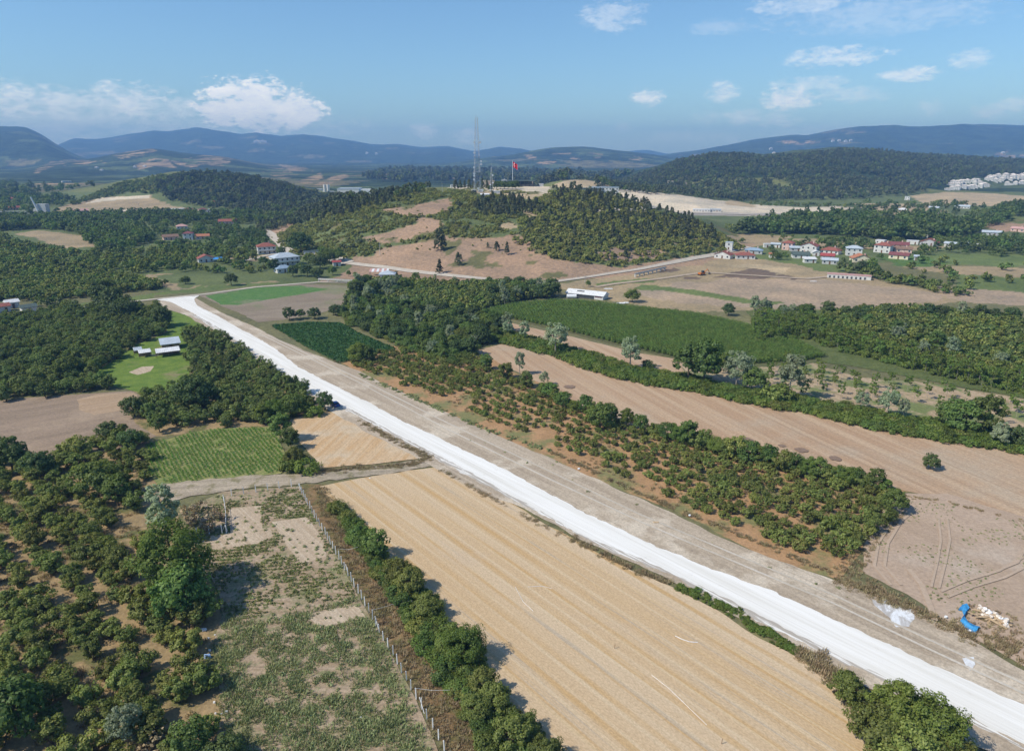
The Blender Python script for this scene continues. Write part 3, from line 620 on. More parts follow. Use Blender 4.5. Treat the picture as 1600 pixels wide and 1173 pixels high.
ribbon('hill_road', [(545,412),(590,417),(640,424),(700,431),(760,437),(830,444),(862,441),(900,436),(960,427),(1000,421),(1040,413),(1085,404),(1110,400),(1140,393),(1170,386)], 5, 'pale_road', .35)
ribbon('hill_road', [(412,359),(422,366),(440,380),(450,392),(470,397),(492,401),(515,403),(545,412)], 9, 'pale_road', .5)
ribbon('village_track', [(370,410),(400,404),(425,398),(445,394)], 4, 'pale_road', .35)
ribbon('field_track', [(930,449),(960,444),(1030,436),(1100,426),(1180,431),(1260,436),(1310,431),(1350,436)], 4, 'orchard_track', .3)
ribbon('quarry_road', [(930,331),(1000,330),(1080,333),(1180,336),(1300,336)], 9, 'pale_road', .5)

soil('wheel_track', (.455,.345,.255), (.42,.32,.235), fine=2, spk=.12, bumpd=.01)
soil('road_rut', (.56,.50,.42), (.48,.42,.34), rot=D, streak=.3, fine=2, spk=.15)
for pts, w in (([(1392,915),(1366,885),(1372,850),(1395,812),(1422,790)], .45), ([(1408,915),(1382,885),(1387,850),(1408,815),(1432,795)], .45), ([(1455,918),(1464,880),(1470,845),(1466,810)], .35), ([(1467,920),(1477,880),(1484,845),(1480,810)], .35),
               ([(1470,925),(1510,908),(1560,893),(1605,868)], .4), ([(1480,934),(1520,918),(1570,903),(1615,880)], .4), ([(1460,970),(1452,945),(1440,915),(1420,890)], .8), ([(1540,900),(1590,880),(1610,840),(1590,815)], .35)):
    LAYER[0] += .003; ribbon('wheel_track', pts, w*1.2, 'wheel_track', LAYER[0]+.01)
for pts in ([(420,525),(560,592),(700,662),(860,738),(1000,805),(1150,868),(1300,930),(1450,1000),(1600,1070)], [(405,522),(560,598),(700,672),(860,750),(1000,816),(1150,880),(1300,943),(1450,1015),(1600,1085)]):
    LAYER[0] += .003; ribbon('wheel_track', pts, .55, 'road_rut', LAYER[0]+.01)
# ------------------------------------------------------------------ plants: leaf-built crowns, trunks, and scattering
leafmat('leaf_hazel', (0.125, 0.165, 0.038), (0.275, 0.3, 0.085), var=.28)
leafmat('leaf_hazel_dark', (0.097, 0.146, 0.043), (0.209, 0.25, 0.076), var=.25)
leafmat('leaf_broad', (0.082, 0.138, 0.036), (0.186, 0.252, 0.066), var=.28)
leafmat('leaf_dark', (0.07, 0.113, 0.041), (0.145, 0.196, 0.065), var=.25)
leafmat('leaf_bright', (0.099, 0.16, 0.031), (0.209, 0.275, 0.061), var=.2)
leafmat('leaf_silver', (0.2, 0.25, 0.14), (0.36, 0.41, 0.27), var=.22)
leafmat('leaf_pine', (0.074, 0.094, 0.043), (0.15, 0.162, 0.082), tr=.1, var=.28)
leafmat('leaf_olive', (0.19, 0.21, 0.055), (0.33, 0.33, 0.1), var=.22)
leafmat('leaf_dry', (0.25, 0.19, 0.1), (0.42, 0.34, 0.2), tr=.15, var=.25)
leafmat('leaf_corn', (0.075, 0.15, 0.028), (0.19, 0.265, 0.065), tr=.3, var=.3)
leafmat('leaf_cornlow', (0.06, 0.165, 0.018), (0.15, 0.28, 0.04), tr=.3, var=.15)
leafmat('leaf_crop', (0.045, 0.12, 0.036), (0.078, 0.168, 0.048), tr=.2, var=.15)
leafmat('leaf_weed', (0.22, 0.26, 0.11), (0.36, 0.39, 0.19), tr=.2, var=.3)
leafmat('leaf_forest', (0.069, 0.094, 0.043), (0.144, 0.163, 0.077), tr=.1, var=.32)
leafmat('straw', (0.783, 0.536, 0.275), (1.065, 0.768, 0.45), tr=.1, var=.12)
plain('bark', (.13,.095,.065), sc=4, var=.35); plain('bark_pale', (.34,.3,.25), sc=4, var=.3)
def quads(c, nrm, size, rg, asp=1.6):
    """Leaf-clump quads: centres c, facing nrm."""
    n = len(c); a = rg.normal(size=(n, 3)); nrm = nrm/np.maximum(np.linalg.norm(nrm, axis=1), 1e-6)[:, None]
    a -= nrm*np.sum(a*nrm, 1)[:, None]; a /= np.maximum(np.linalg.norm(a, axis=1), 1e-6)[:, None]
    b = np.cross(nrm, a); s = size*rg.uniform(.55, 1.35, (n, 1)); a = a*s*asp*.5; b = b*s*.5
    fold = nrm*s*.18
    V = np.stack([c-a, c-b*1.0+fold, c+a, c+b*1.0+fold], 1).reshape(-1, 3)
    return V, np.arange(4*n).reshape(-1, 4)
def crown(name, seed, R, H, z0, nc, nl, ls, mat, shape='round', rc=.3, gap=.0, mats=None):
    """nc clumps of nl leaves in a crown of radius R from z0 to H."""
    rg = np.random.default_rng(seed); Cc = []
    hh = H-z0
    while len(Cc) < nc:
        if shape == 'cone':
            t = rg.uniform(0, 1)**1.1; rr = R*(1-t)**.75*(.25+.75*rg.uniform(.3, 1)**.5); a = rg.uniform(0, 6.283)
            p = np.array([math.cos(a)*rr, math.sin(a)*rr, z0+hh*(.04+.93*t)])
        elif shape == 'vase':
            a = rg.uniform(0, 6.283); t = rg.uniform(.1, 1)**.8; rr = R*(.25+.75*t**.6)*rg.uniform(.25, 1)
            p = np.array([math.cos(a)*rr, math.sin(a)*rr, z0+hh*(t*(1-.35*(rr/R)**2))])
        else:
            d = rg.normal(size=3); d /= np.linalg.norm(d); k = rg.uniform(.35, 1)**.5*rg.uniform(.8, 1.12)
            if d[2] < -.6: continue
            p = np.array([d[0]*R*k, d[1]*R*k, z0+hh*(.45+.5*d[2]*k)])
        Cc.append(p)
    Cc = np.array(Cc); V = []; Nn = []
    for p in Cc:
        r = R*rc*rg.uniform(.6, 1.25); d = rg.normal(size=(nl, 3)); d /= np.linalg.norm(d, axis=1)[:, None]
        k = rg.uniform(.3, 1, (nl, 1))**.5
        q = p + d*k*r*np.array([1, 1, .75]); q[:, 2] = np.maximum(q[:, 2], .05)
        V.append(q); out = q-np.array([0, 0, z0+hh*.35]); out /= np.maximum(np.linalg.norm(out, axis=1), .1)[:, None]
        Nn.append(d*.6+out*.5+rg.normal(size=(nl, 3))*.45+np.array([0, 0, .35]))
    V, Fq = quads(np.concatenate(V), np.concatenate(Nn), ls, rg)
    return V, Fq
def trunk_mb(H, r, nb, seed, spread, multi=1, m=0, z1=None):
    b = MB(); rd = random.Random(seed); z1 = z1 or H*.8
    for k in range(multi):
        a = rd.uniform(0, 6.28); off = spread*.12*(multi > 1)
        base = Vector((math.cos(a)*off, math.sin(a)*off, -.15)); top = Vector((math.cos(a)*spread*(.55 if multi > 1 else .08), math.sin(a)*spread*(.55 if multi > 1 else .08), z1))
        mid = base.lerp(top, .5)+Vector((rd.uniform(-.1, .1)*spread, rd.uniform(-.1, .1)*spread, 0))
        b.tube(base, mid, r, r*.7, 6, m); b.tube(mid, top, r*.7, r*.2, 5, m)
        for i in range(nb):
            t = rd.uniform(.3, .9); p = base.lerp(mid, t*2) if t < .5 else mid.lerp(top, t*2-1); a2 = rd.uniform(0, 6.28)
            q = p+Vector((math.cos(a2)*spread*.55, math.sin(a2)*spread*.55, H*.16)); b.tube(p, q, r*.4, r*.1, 4, m)
    return b
PROTO = {}   # kind -> list of (crown mesh, trunk mesh, joined mesh)
def proto(kind, n, R, H, z0, nc, nl, ls, leaf, shape='round', rc=.3, tr=.1, nb=5, multi=1, bark='bark', dv=.15):
    L_ = []
    for i in range(n):
        f = 1+dv*(i/(max(n-1, 1))-.5)*2
        V, Fq = crown(kind, hash_(kind)+i*7, R*f, H*(2-f)*.5+H*.5, z0, nc, nl, ls, leaf, shape, rc)
        cm = mesh('crown', V, Fq, [leaf])
        tm = None; Vj, Fj, mi = V, [tuple(r) for r in Fq.tolist()], [0]*len(Fq)
        if tr:
            tb = trunk_mb(H, tr, nb, i+5, R, multi); tm = tb.me('trunk', [bark])
            Fj = Fj+[tuple(x+len(V) for x in f_) for f_ in tb.f]; mi = mi+[1]*len(tb.f); Vj = np.concatenate([V, np.array(tb.v)])
        jm = mesh('whole', Vj, Fj, [leaf, bark], mi) if tr else cm
        L_.append((cm, tm, jm))
    PROTO[kind] = L_
def hash_(s):
    h = 7
    for c in s: h = (h*31+ord(c)) % 99991
    return h
proto('hazel', 5, 2.5, 3.9, .3, 44, 66, .225, 'leaf_hazel', 'vase', .26, .07, 3, 5)
proto('hazel_dark', 4, 2.6, 4.2, .3, 34, 40, .3, 'leaf_hazel_dark', 'vase', .28, .07, 2, 5)
proto('bush', 4, 1.5, 2.1, .05, 30, 40, .2, 'leaf_hazel', 'round', .3, .05, 2, 4)
proto('broad', 4, 3.6, 8.5, 1.4, 60, 60, .34, 'leaf_broad', 'round', .27, .2, 6)
proto('oak', 3, 4.2, 8.0, 1.0, 70, 60, .34, 'leaf_dark', 'round', .25, .25, 6)
proto('bright', 3, 3.4, 7.0, .8, 64, 170, .17, 'leaf_bright', 'round', .27, .17, 6)
proto('willow', 3, 2.8, 9.5, 1.8, 60, 60, .27, 'leaf_silver', 'round', .26, .2, 6, bark='bark_pale')
proto('sapling', 3, 1.1, 5.4, 1.4, 14, 22, .24, 'leaf_bright', 'round', .36, .04, 4, bark='bark_pale')
proto('pine', 5, 2.7, 9.5, 1.2, 44, 36, .42, 'leaf_pine', 'cone', .3, .17, 5)
proto('bramble', 4, 1.7, 2.0, .0, 30, 70, .15, 'leaf_broad', 'round', .34, 0)
proto('bigbush', 4, 2.5, 4.4, .1, 60, 130, .17, 'leaf_hazel', 'round', .28, .08, 5, 4)
proto('greenbramble', 3, 1.7, 1.7, .0, 26, 40, .2, 'leaf_bright', 'round', .34, 0)
proto('shrub', 4, 1.6, 2.0, .0, 12, 14, .52, 'leaf_olive', 'round', .34, 0)
proto('darkshrub', 3, 2.2, 3.2, .0, 16, 14, .6, 'leaf_forest', 'round', .32, 0)
proto('farpine', 5, 2.9, 8.6, .6, 18, 12, 1.0, 'leaf_forest', 'round', .36, .2, 0)
proto('farbroad', 5, 3.6, 7.5, .5, 20, 14, .85, 'leaf_dark', 'round', .33, 0)
proto('farhazel', 4, 2.6, 3.8, .2, 16, 14, .6, 'leaf_hazel', 'vase', .32, 0)
proto('drybush', 3, 1.5, 2.2, .0, 14, 14, .24, 'leaf_dry', 'vase', .35, .04, 4, 6)
proto('weed', 4, .42, .42, .0, 8, 10, .12, 'leaf_weed', 'vase', .5, 0)
leafmat('leaf_garden', (0.16, 0.19, 0.06), (0.3, 0.32, 0.13))
proto('garden', 4, .34, .3, .0, 6, 8, .12, 'leaf_garden', 'round', .45, 0)
proto('crop', 3, .42, .55, .0, 5, 6, .34, 'leaf_crop', 'round', .5, 0)
def corn_proto(kind, n, h, leaf, nl, w, k=5):
    L_ = []
    for s in range(n):
        rg = np.random.default_rng(s+77); V = []; Fq = []
        for p in range(k):      # several plants of one short row piece
            x = (p-(k-1)/2)*.33+rg.normal()*.05; y = rg.normal()*.08; hh = h*rg.uniform(.8, 1.1)
            for i in range(nl):
                a = rg.uniform(0, 6.28); z = hh*(.15+.75*i/nl); l = w*rg.uniform(.7, 1.2); d = np.array([math.cos(a), math.sin(a), 0]); e = np.array([-d[1], d[0], 0])*.055*h**.5
                b0 = np.array([x, y, z]); b1 = b0+d*l*.55+np.array([0, 0, l*.35]); b2 = b0+d*l+np.array([0, 0, -.02])
                m_ = len(V); V += [b0-e, b0+e, b1+e, b1-e, b2]; Fq += [(m_, m_+1, m_+2, m_+3), (m_+3, m_+2, m_+4, m_+4)]
        me = mesh(kind, V, [f if f[2] != f[3] else f[:3] for f in Fq], [leaf]); L_.append((me, None, me))
    PROTO[kind] = L_
def tuft_proto(kind, n, leaf, nb, h, sp, w):
    L_ = []
    for s in range(n):
        rg = np.random.default_rng(s+31); V = []; Fq = []
        for i in range(nb):
            a = rg.uniform(0, 6.283); r = sp*rg.uniform(0, 1)**.5; b0 = np.array([math.cos(a)*r, math.sin(a)*r, -.02]); ln = rg.uniform(.1, .7); a2 = rg.uniform(0, 6.283); hh = h*rg.uniform(.4, 1.1)
            tip = b0+np.array([math.cos(a2)*ln*hh, math.sin(a2)*ln*hh, hh]); e = np.array([-math.sin(a2), math.cos(a2), 0])*w; md = (b0+tip)/2+np.array([0, 0, hh*.1])
            k = len(V); V += [b0-e*.6, b0+e*.6, md+e, md-e, tip]; Fq += [(k, k+1, k+2, k+3), (k+3, k+2, k+4)]
        me = mesh(kind, V, Fq, [leaf]); L_.append((me, None, me))
    PROTO[kind] = L_
tuft_proto('dryweed', 4, 'leaf_dry', 46, .6, .5, .035)
tuft_proto('grassy', 4, 'leaf_weed', 40, .4, .45, .03)
corn_proto('corn', 3, 2.1, 'leaf_corn', 7, .75)
corn_proto('cornlow', 3, .75, 'leaf_cornlow', 5, .42)
def blend(kind, mats):
    # some of a kind's shapes carry another species' leaves
    for i, m in enumerate(mats):
        if m:
            for me in {PROTO[kind][i][0].name: PROTO[kind][i][0], PROTO[kind][i][2].name: PROTO[kind][i][2]}.values(): me.materials[0] = MAT[m]
blend('farbroad', [None, None, 'leaf_broad', 'leaf_hazel_dark', 'leaf_broad']); blend('farpine', [None, None, None, 'leaf_pine', 'leaf_hazel_dark']); blend('farhazel', [None, 'leaf_hazel_dark', None, 'leaf_broad'])
blend('bramble', [None, 'leaf_hazel', None, 'leaf_bright'])
# ---- scattering
_holder = {}
def holder(kind):
    if kind not in _holder:
        c = bpy.data.collections.new('source_'+kind)
        for i, (cm, tm, jm) in enumerate(PROTO[kind]):
            o = bpy.data.objects.new('source_%s_%d' % (kind, i), jm); c.objects.link(o)
        _holder[kind] = c
    return _holder[kind]
_groups = {}
def gn(kind):
    if kind in _groups: return _groups[kind]
    g = bpy.data.node_groups.new('scatter_'+kind, 'GeometryNodeTree')
    g.interface.new_socket('Geometry', in_out='INPUT', socket_type='NodeSocketGeometry')
    g.interface.new_socket('Geometry', in_out='OUTPUT', socket_type='NodeSocketGeometry')
    i = g.nodes.new('NodeGroupInput'); o = g.nodes.new('NodeGroupOutput')
    ci = g.nodes.new('GeometryNodeCollectionInfo'); ci.inputs[0].default_value = holder(kind); ci.inputs[1].default_value = True; ci.inputs[2].default_value = True
    ip = g.nodes.new('GeometryNodeInstanceOnPoints'); ip.inputs['Pick Instance'].default_value = True
    def attr(n, t):
        a = g.nodes.new('GeometryNodeInputNamedAttribute'); a.data_type = t; a.inputs[0].default_value = n; return a.outputs[0]
    L = g.links.new
    L(i.outputs[0], ip.inputs['Points']); L(ci.outputs[0], ip.inputs['Instance'])
    L(attr('idx', 'INT'), ip.inputs['Instance Index'])
    er = g.nodes.new('FunctionNodeEulerToRotation'); L(attr('rot', 'FLOAT_VECTOR'), er.inputs[0]); L(er.outputs[0], ip.inputs['Rotation'])
    L(attr('scl', 'FLOAT_VECTOR'), ip.inputs['Scale'])
    L(ip.outputs[0], o.inputs[0]); _groups[kind] = g; return g
def stuff(name, kind, pts, scl=(.8, 1.2), seed=1, label=None, cat=None, rot=None, tall=(.9, 1.1)):
    """One uncountable mass: instances of a plant on the points."""
    if len(pts) == 0: return
    P = np.asarray(pts, float)
    if P.shape[1] == 2: P = np.column_stack([P, terrain(P[:, 0], P[:, 1])])
    rg = np.random.default_rng(seed); n = len(P)
    me = bpy.data.meshes.new(name); me.vertices.add(n); me.vertices.foreach_set('co', P.astype(np.float32).ravel()); me.update()
    a = me.attributes.new('idx', 'INT', 'POINT'); a.data.foreach_set('value', rg.integers(0, len(PROTO[kind]), n).astype(np.int32))
    s = rg.uniform(*scl, n); S3 = np.column_stack([s, s, s*rg.uniform(*tall, n)])
    a = me.attributes.new('scl', 'FLOAT_VECTOR', 'POINT'); a.data.foreach_set('vector', S3.astype(np.float32).ravel())
    r3 = np.zeros((n, 3)); r3[:, 2] = rg.uniform(0, 6.283, n) if rot is None else rot+rg.normal(0, .06, n)
    a = me.attributes.new('rot', 'FLOAT_VECTOR', 'POINT'); a.data.foreach_set('vector', r3.astype(np.float32).ravel())
    o = link(name, me); m = o.modifiers.new('scatter', 'NODES'); m.node_group = gn(kind)
    return tag(o, label, cat, kind='stuff')
def gpoly(poly): return [PT(*p)[:2] for p in poly]
def scatter(poly, dx, dy=None, rot=0., jit=.3, seed=1, keep=None, world=None, thin=0.):
    """Grid with jitter inside a ground outline given in photo points."""
    w = world or gpoly(poly); dy = dy or dx; rg = np.random.default_rng(seed)
    A = np.array(w); c, s = math.cos(rot), math.sin(rot)
    U = A@np.array([[c, -s], [s, c]]); lo, hi = U.min(0), U.max(0)
    u = np.arange(lo[0], hi[0], dx); v = np.arange(lo[1], hi[1], dy)
    if len(u)*len(v) > 4e6: raise ValueError('too many')
    G = np.stack(np.meshgrid(u, v), -1).reshape(-1, 2); G = G+rg.uniform(-jit, jit, G.shape)*np.array([dx, dy])
    Q = G@np.array([[c, s], [-s, c]])
    m = inpoly(Q[:, 0], Q[:, 1], w)
    if thin: m &= rg.random(len(Q)) > thin
    Q = Q[m]
    if keep is not None: Q = Q[keep(Q[:, 0], Q[:, 1])]
    return Q
def excl(*polys):
    W_ = [gpoly(p) for p in polys]
    def k(x, y):
        m = np.ones(len(x), bool)
        for w in W_: m &= ~inpoly(x, y, w)
        return m
    return k
_cnt = {}
def tree(name, kind, x, y, s=1., label=None, cat=None, group=None, sz=None, v=None, z=None, rz=None):
    """One plant: an Empty with its crown and its trunk."""
    _cnt[kind] = _cnt.get(kind, 0)+1; k = _cnt[kind]; rr = random.Random(k*13+hash_(kind))
    L_ = PROTO[kind]; cm, tm, _ = L_[(v if v is not None else k) % len(L_)]
    z = float(terrain(np.array([x]), np.array([y]))[0]) if z is None else z
    sc = (s*rr.uniform(.95, 1.05), s*rr.uniform(.95, 1.05), (sz or s)*rr.uniform(.94, 1.06))
    if tm is None:
        e = bpy.data.objects.new(name, cm); COL.objects.link(e)
    else:
        e = bpy.data.objects.new(name, None); COL.objects.link(e); e.empty_display_size = .5
        c = bpy.data.objects.new('crown', cm); COL.objects.link(c); c.parent = e
        t = bpy.data.objects.new('trunk' if kind not in ('hazel', 'hazel_dark', 'bush', 'bigbush') else 'stems', tm); COL.objects.link(t); t.parent = e
    e.location = (x, y, z); e.rotation_euler = (0, 0, rr.uniform(0, 6.283) if rz is None else rz); e.scale = sc
    return tag(e, label, cat, group)
def trees(name, kind, Q, s, label, cat, group, stuffname=None, limit=300, smin=.75, smax=1.2, seed=3, stufflabel=None, stuffkind=None):
    """The nearest ones as trees of their own, the rest as one mass."""
    d = np.hypot(Q[:, 0], Q[:, 1]); Q = Q[np.argsort(d)]; rr = random.Random(seed)
    for x, y in Q[:limit]: tree(name, kind, float(x), float(y), s*rr.uniform(smin, smax), label, cat, group)
    if len(Q) > limit: stuff(stuffname, stuffkind or kind, Q[limit:], (s*smin, s*smax), seed, stufflabel, cat)
# ------------------------------------------------------------------ orchards and crops
LP = [(-260,700),(0,692),(60,722),(120,712),(190,672),(240,700),(232,760),(212,800),(222,830),(236,880),(280,940),(325,1000),(330,1100),(350,1280),(-450,1280)]
Q = scatter(LP, 4.35, 4.5, ROADROT+.15, .26, 11, thin=.05)
px, py = project(Q[:, 0], Q[:, 1], 2.); Q = Q[(px > -60) & (py < 1260)]
print('left orchard', len(Q)); trees('hazel_bush', 'hazel', Q, .86, 'many-stemmed hazel bush of the loose orchard filling the lower left corner', 'hazel bush', 'hazel bushes of the loose orchard in the lower left', 'hazel_orchard_edge', 300)
OP = [(522,566),(560,553),(620,547),(700,556),(740,552),(790,590),(850,612),(930,650),(1000,670),(1100,690),(1200,724),(1310,745),(1405,778),(1395,795),(1335,852),(1300,880),(1180,832),(1060,786),(960,745),(850,697),(760,658),(690,626),(600,590)]
def rowkeep(x, y):
    px, py = project(x, y, 0*x); n = fbm(x/9, y/9, 91, 3)
    # thin planting near the dirt road in the middle stretch
    edge = np.interp(px, [520,600,690,760,850,960,1060,1180,1300], [560,590,626,658,697,745,786,832,880])
    return ~((edge-py < 18) & (n > .52) & (px < 1100)) & ~((px < 930) & (px > 640) & (edge-py < 70) & (n > .7))
Q = scatter(OP, 3.25, 3.75, ROADROT, .17, 12, keep=rowkeep)
Qn = Q[np.argsort(np.hypot(Q[:, 0], Q[:, 1]))]
print('right orchard', len(Q))
for k, (x, y) in enumerate(Qn[:300]):
    px, py = project(x, y, 0.); big = .78+.3*np.clip((px-850)/450, 0, 1)
    tree('orchard_bush', 'bush', float(x), float(y), float(big)*random.Random(k).uniform(.72, 1.22), 'round green bush of the rows on reddish soil right of the white road', 'orchard bush', 'orchard bushes beside the dirt shoulder')
stuff('orchard_rows', 'bush', Qn[300:], (.75, 1.1), 5, 'farther rows of small orchard bushes on reddish soil towards the dark crop field', 'orchard bushes')
# dense orchards
A1 = [(-700,505),(-300,505),(0,503),(60,494),(130,486),(200,484),(255,488),(262,510),(255,522),(215,540),(170,570),(150,590),(185,612),(100,618),(0,628),(-500,640)]
Q = scatter(A1, 4.1, 4.1, .3, .3, 13)
stuff('dense_orchard', 'hazel_dark', Q, (.85, 1.2), 6, 'dark closed canopy of the hazel orchard behind the small ploughed field on the left', 'orchard')
A2 = [(292,520),(330,522),(365,540),(410,572),(450,598),(490,625),(500,640),(455,652),(440,664),(330,668),(250,672),(228,655),(200,640),(225,620),(270,612),(298,595)]
Q = scatter(A2, 4.0, 4.0, ROADROT, .3, 14, thin=.04)
trees('hazel_tree', 'hazel_dark', Q, .92, 'dark hazel tree in the triangular orchard between the green meadow and the white road', 'hazel tree', 'hazel trees between the meadow and the white road', 'hazel_trees_behind', 300)
A3 = [(-600,480),(0,470),(120,466),(250,452),(260,446),(230,438),(180,432),(60,438),(-600,440)]
stuff('valley_orchard', 'farhazel', scatter(A3, 3.7, 3.7, .1, .3, 15), (.9, 1.15), 7, 'wide dark orchard beyond the bright green strip on the left', 'orchard')
A4 = [(540,470),(560,446),(600,440),(700,446),(800,446),(860,452),(868,462),(800,474),(740,490),(700,486),(640,475)]
stuff('valley_orchard', 'farhazel', scatter(A4, 3.6, 3.6, .1, .3, 16), (.9, 1.2), 8, 'even green orchard below the hill road, left of the white roofed shed', 'orchard')
A5 = [(1290,492),(1400,484),(1500,490),(1600,505),(1900,530),(1900,640),(1700,620),(1600,600),(1500,585),(1420,560),(1350,540),(1280,520)]
stuff('valley_orchard', 'farhazel', scatter(A5, 3.6, 3.6, ROADROT+.4, .25, 17), (.85, 1.1), 9, 'dark orchard on the right beyond the young saplings', 'orchard')
# crops
A = [(749,491),(800,477),(870,472),(910,473),(1000,483),(1090,493),(1170,511),(1240,534),(1292,558),(1245,566),(1130,570),(1060,560),(960,536),(860,511),(775,493)]
stuff('corn_plants', 'corn', scatter(A, 1.6, .85, .12, .15, 18), (.9, 1.15), 10, 'tall green maize covering the large field left of the saplings', 'maize', rot=.12)
A = [(229,696),(300,677),(340,672),(428,669),(440,700),(452,728),(438,738),(350,745),(247,757),(232,735)]
RW = gpoly([(247,757),(300,674)]); ra = math.atan2(RW[1][1]-RW[0][1], RW[1][0]-RW[0][0])
RW2 = gpoly([(400,742),(345,672)]); ra = math.atan2(RW2[1][1]-RW2[0][1], RW2[1][0]-RW2[0][0])
stuff('young_corn', 'cornlow', scatter(A, 1.5, .98, ra, .07, 19, keep=lambda x, y: fbm(x/2.5, y/2.5, 71, 3) > .27), (.9, 1.2), 11, 'low bright green maize in rows on the small square field beside the side track', 'maize', rot=ra)
A = [(424,509),(480,504),(532,505),(560,521),(617,545),(558,561),(530,567),(520,562),(477,541)]
stuff('dark_crop', 'crop', scatter(A, .8, .62, -.5, .2, 20), (.9, 1.25), 12, 'low dark green crop on the field touching the dirt shoulder far up the road', 'crop')
# garden plot
GP = [(300,795),(350,770),(466,763),(498,820),(556,930),(600,1020),(640,1095),(700,1220),(372,1240),(345,1100),(338,1000),(352,960),(332,900)]
gex = excl([(357,796),(408,790),(412,832),(360,834)], [(328,838),(420,825),(428,838),(400,850),(330,860)], [(425,815),(480,808),(505,845),(512,870),(470,882),(445,850)], [(480,960),(560,945),(575,965),(500,982)])
def gk(x, y): return gex(x, y) & (fbm(x/4, y/4, 81, 4)+.3*(np.random.default_rng(6).random(len(x))-.5) > .47)
PW = gpoly([(300,795),(466,763),(498,820),(540,900),(560,930),(400,970),(352,960),(332,900)]); 
def rowed(x, y):
    c, s = math.cos(.5), math.sin(.5); u = (-x*s+y*c)/1.0
    return gk(x, y)
stuff('garden_rows', 'garden', scatter(None, .42, 1.05, .12, .1, 21, keep=rowed, world=PW), (.8, 1.5), 13, 'low rows of vegetables on the upper part of the fenced plot', 'vegetables')
LO = [(400,975),(560,935),(612,1030),(640,1095),(700,1240),(372,1240),(345,1100),(338,1000),(352,960)]
stuff('garden_weeds', 'grassy', scatter(LO, .55, .55, .3, .45, 22, keep=lambda x, y: gex(x, y) & (fbm(x/2.2, y/2.2, 82, 4)+.35*(np.random.default_rng(5).random(len(x))-.5) > .47)), (.8, 1.9), 14, 'grey green weeds and withered plants over the lower part of the fenced plot', 'weeds')
stuff('garden_weeds', 'weed', scatter(GP, 1.9, 1.9, .3, .45, 23, keep=lambda x, y: fbm(x/3, y/3, 83, 3) > .4), (.5, 1.2), 15, 'scattered tufts all over the fenced plot', 'weeds')
# sprinkling on open ground
stuff('field_weeds', 'weed', scatter([(1410,782),(1500,790),(1640,830),(1700,1060),(1600,1040),(1500,985),(1420,930),(1350,888)], 1.0, 1.0, 0, .45, 24, keep=lambda x, y: fbm(x/6, y/6, 84, 4) > .6), (.25, .7), 16, 'thin weeds scattered on the bare field at the right edge', 'weeds')
def edge_band(poly, w, kind, name, dens, scl, seed, label, cat='grass'):
    """Plants along a ground line given in photo points."""
    P = [PT(*p)[:2] for p in poly]; rg = np.random.default_rng(seed); out = []
    for a, b in zip(P, P[1:]):
        L_ = math.dist(a, b); n = int(L_*dens*w)
        n = int(n*1.5); t = rg.random(n); t = t[fbm(t*L_/3+seed, t*L_/3, seed, 3) > .36]; n = len(t); o = rg.normal(0, w*.42, n); dx, dy = (b[0]-a[0])/L_, (b[1]-a[1])/L_
        out.append(np.column_stack([a[0]+(b[0]-a[0])*t-dy*o, a[1]+(b[1]-a[1])*t+dx*o]))
    Q = np.concatenate(out); stuff(name, kind, Q, scl, seed, label, cat)
edge_band([(1060,918),(1105,935),(1150,960),(1200,993),(1245,1018)], 1.6, 'greenbramble', 'verge_plants', 2.4, (.2,.42), 31, 'fresh green weeds along the edge between the stubble and the white road', 'weeds')
edge_band([(880,838),(985,888),(1060,918)], 1.2, 'dryweed', 'dry_verge', 4, (.6,1.2), 32, 'dry grass along the stubble edge by the white road')
edge_band([(1245,1018),(1300,1050),(1330,1090),(1400,1150)], 2.4, 'dryweed', 'dry_verge', 4, (.8,1.6), 33, 'dry grass between the verge weeds and the roadside bushes')
edge_band([(690,735),(760,775),(880,838)], 1., 'dryweed', 'dry_verge', 3, (.5,1.), 34, 'sparse dry grass where the stubble meets the road')
edge_band([(490,738),(560,732),(640,727),(672,716),(620,690),(560,658)], 1.6, 'dryweed', 'dry_verge', 4, (.5,1.1), 35, 'dry grass round the small stubble field')
edge_band([(1305,905),(1360,925),(1440,960),(1500,985)], 2.2, 'dryweed', 'dry_verge', 4, (.6,1.1), 36, 'dry grass between the bare field and the dirt shoulder')
edge_band([(1500,990),(1560,1005),(1620,1035)], 3, 'dryweed', 'dry_verge', 5, (.6,1.2), 37, 'dry weeds below the rubbish heap')
edge_band([(860,705),(960,752),(1060,797),(1180,845),(1300,895)], 1.2, 'dryweed', 'dry_verge', 3, (.5,1.), 38, 'dry grass at the foot of the orchard rows')
edge_band([(560,585),(680,637),(760,672),(860,705)], 1.4, 'weed', 'dry_verge', 2.5, (.6,1.4), 39, 'weeds along the far part of the orchard edge')
edge_band([(1410,775),(1480,785),(1600,815),(1700,835)], 1.0, 'dryweed', 'dry_verge', 2.5, (.4,.8), 40, 'thin grass line between the two bare fields on the right')
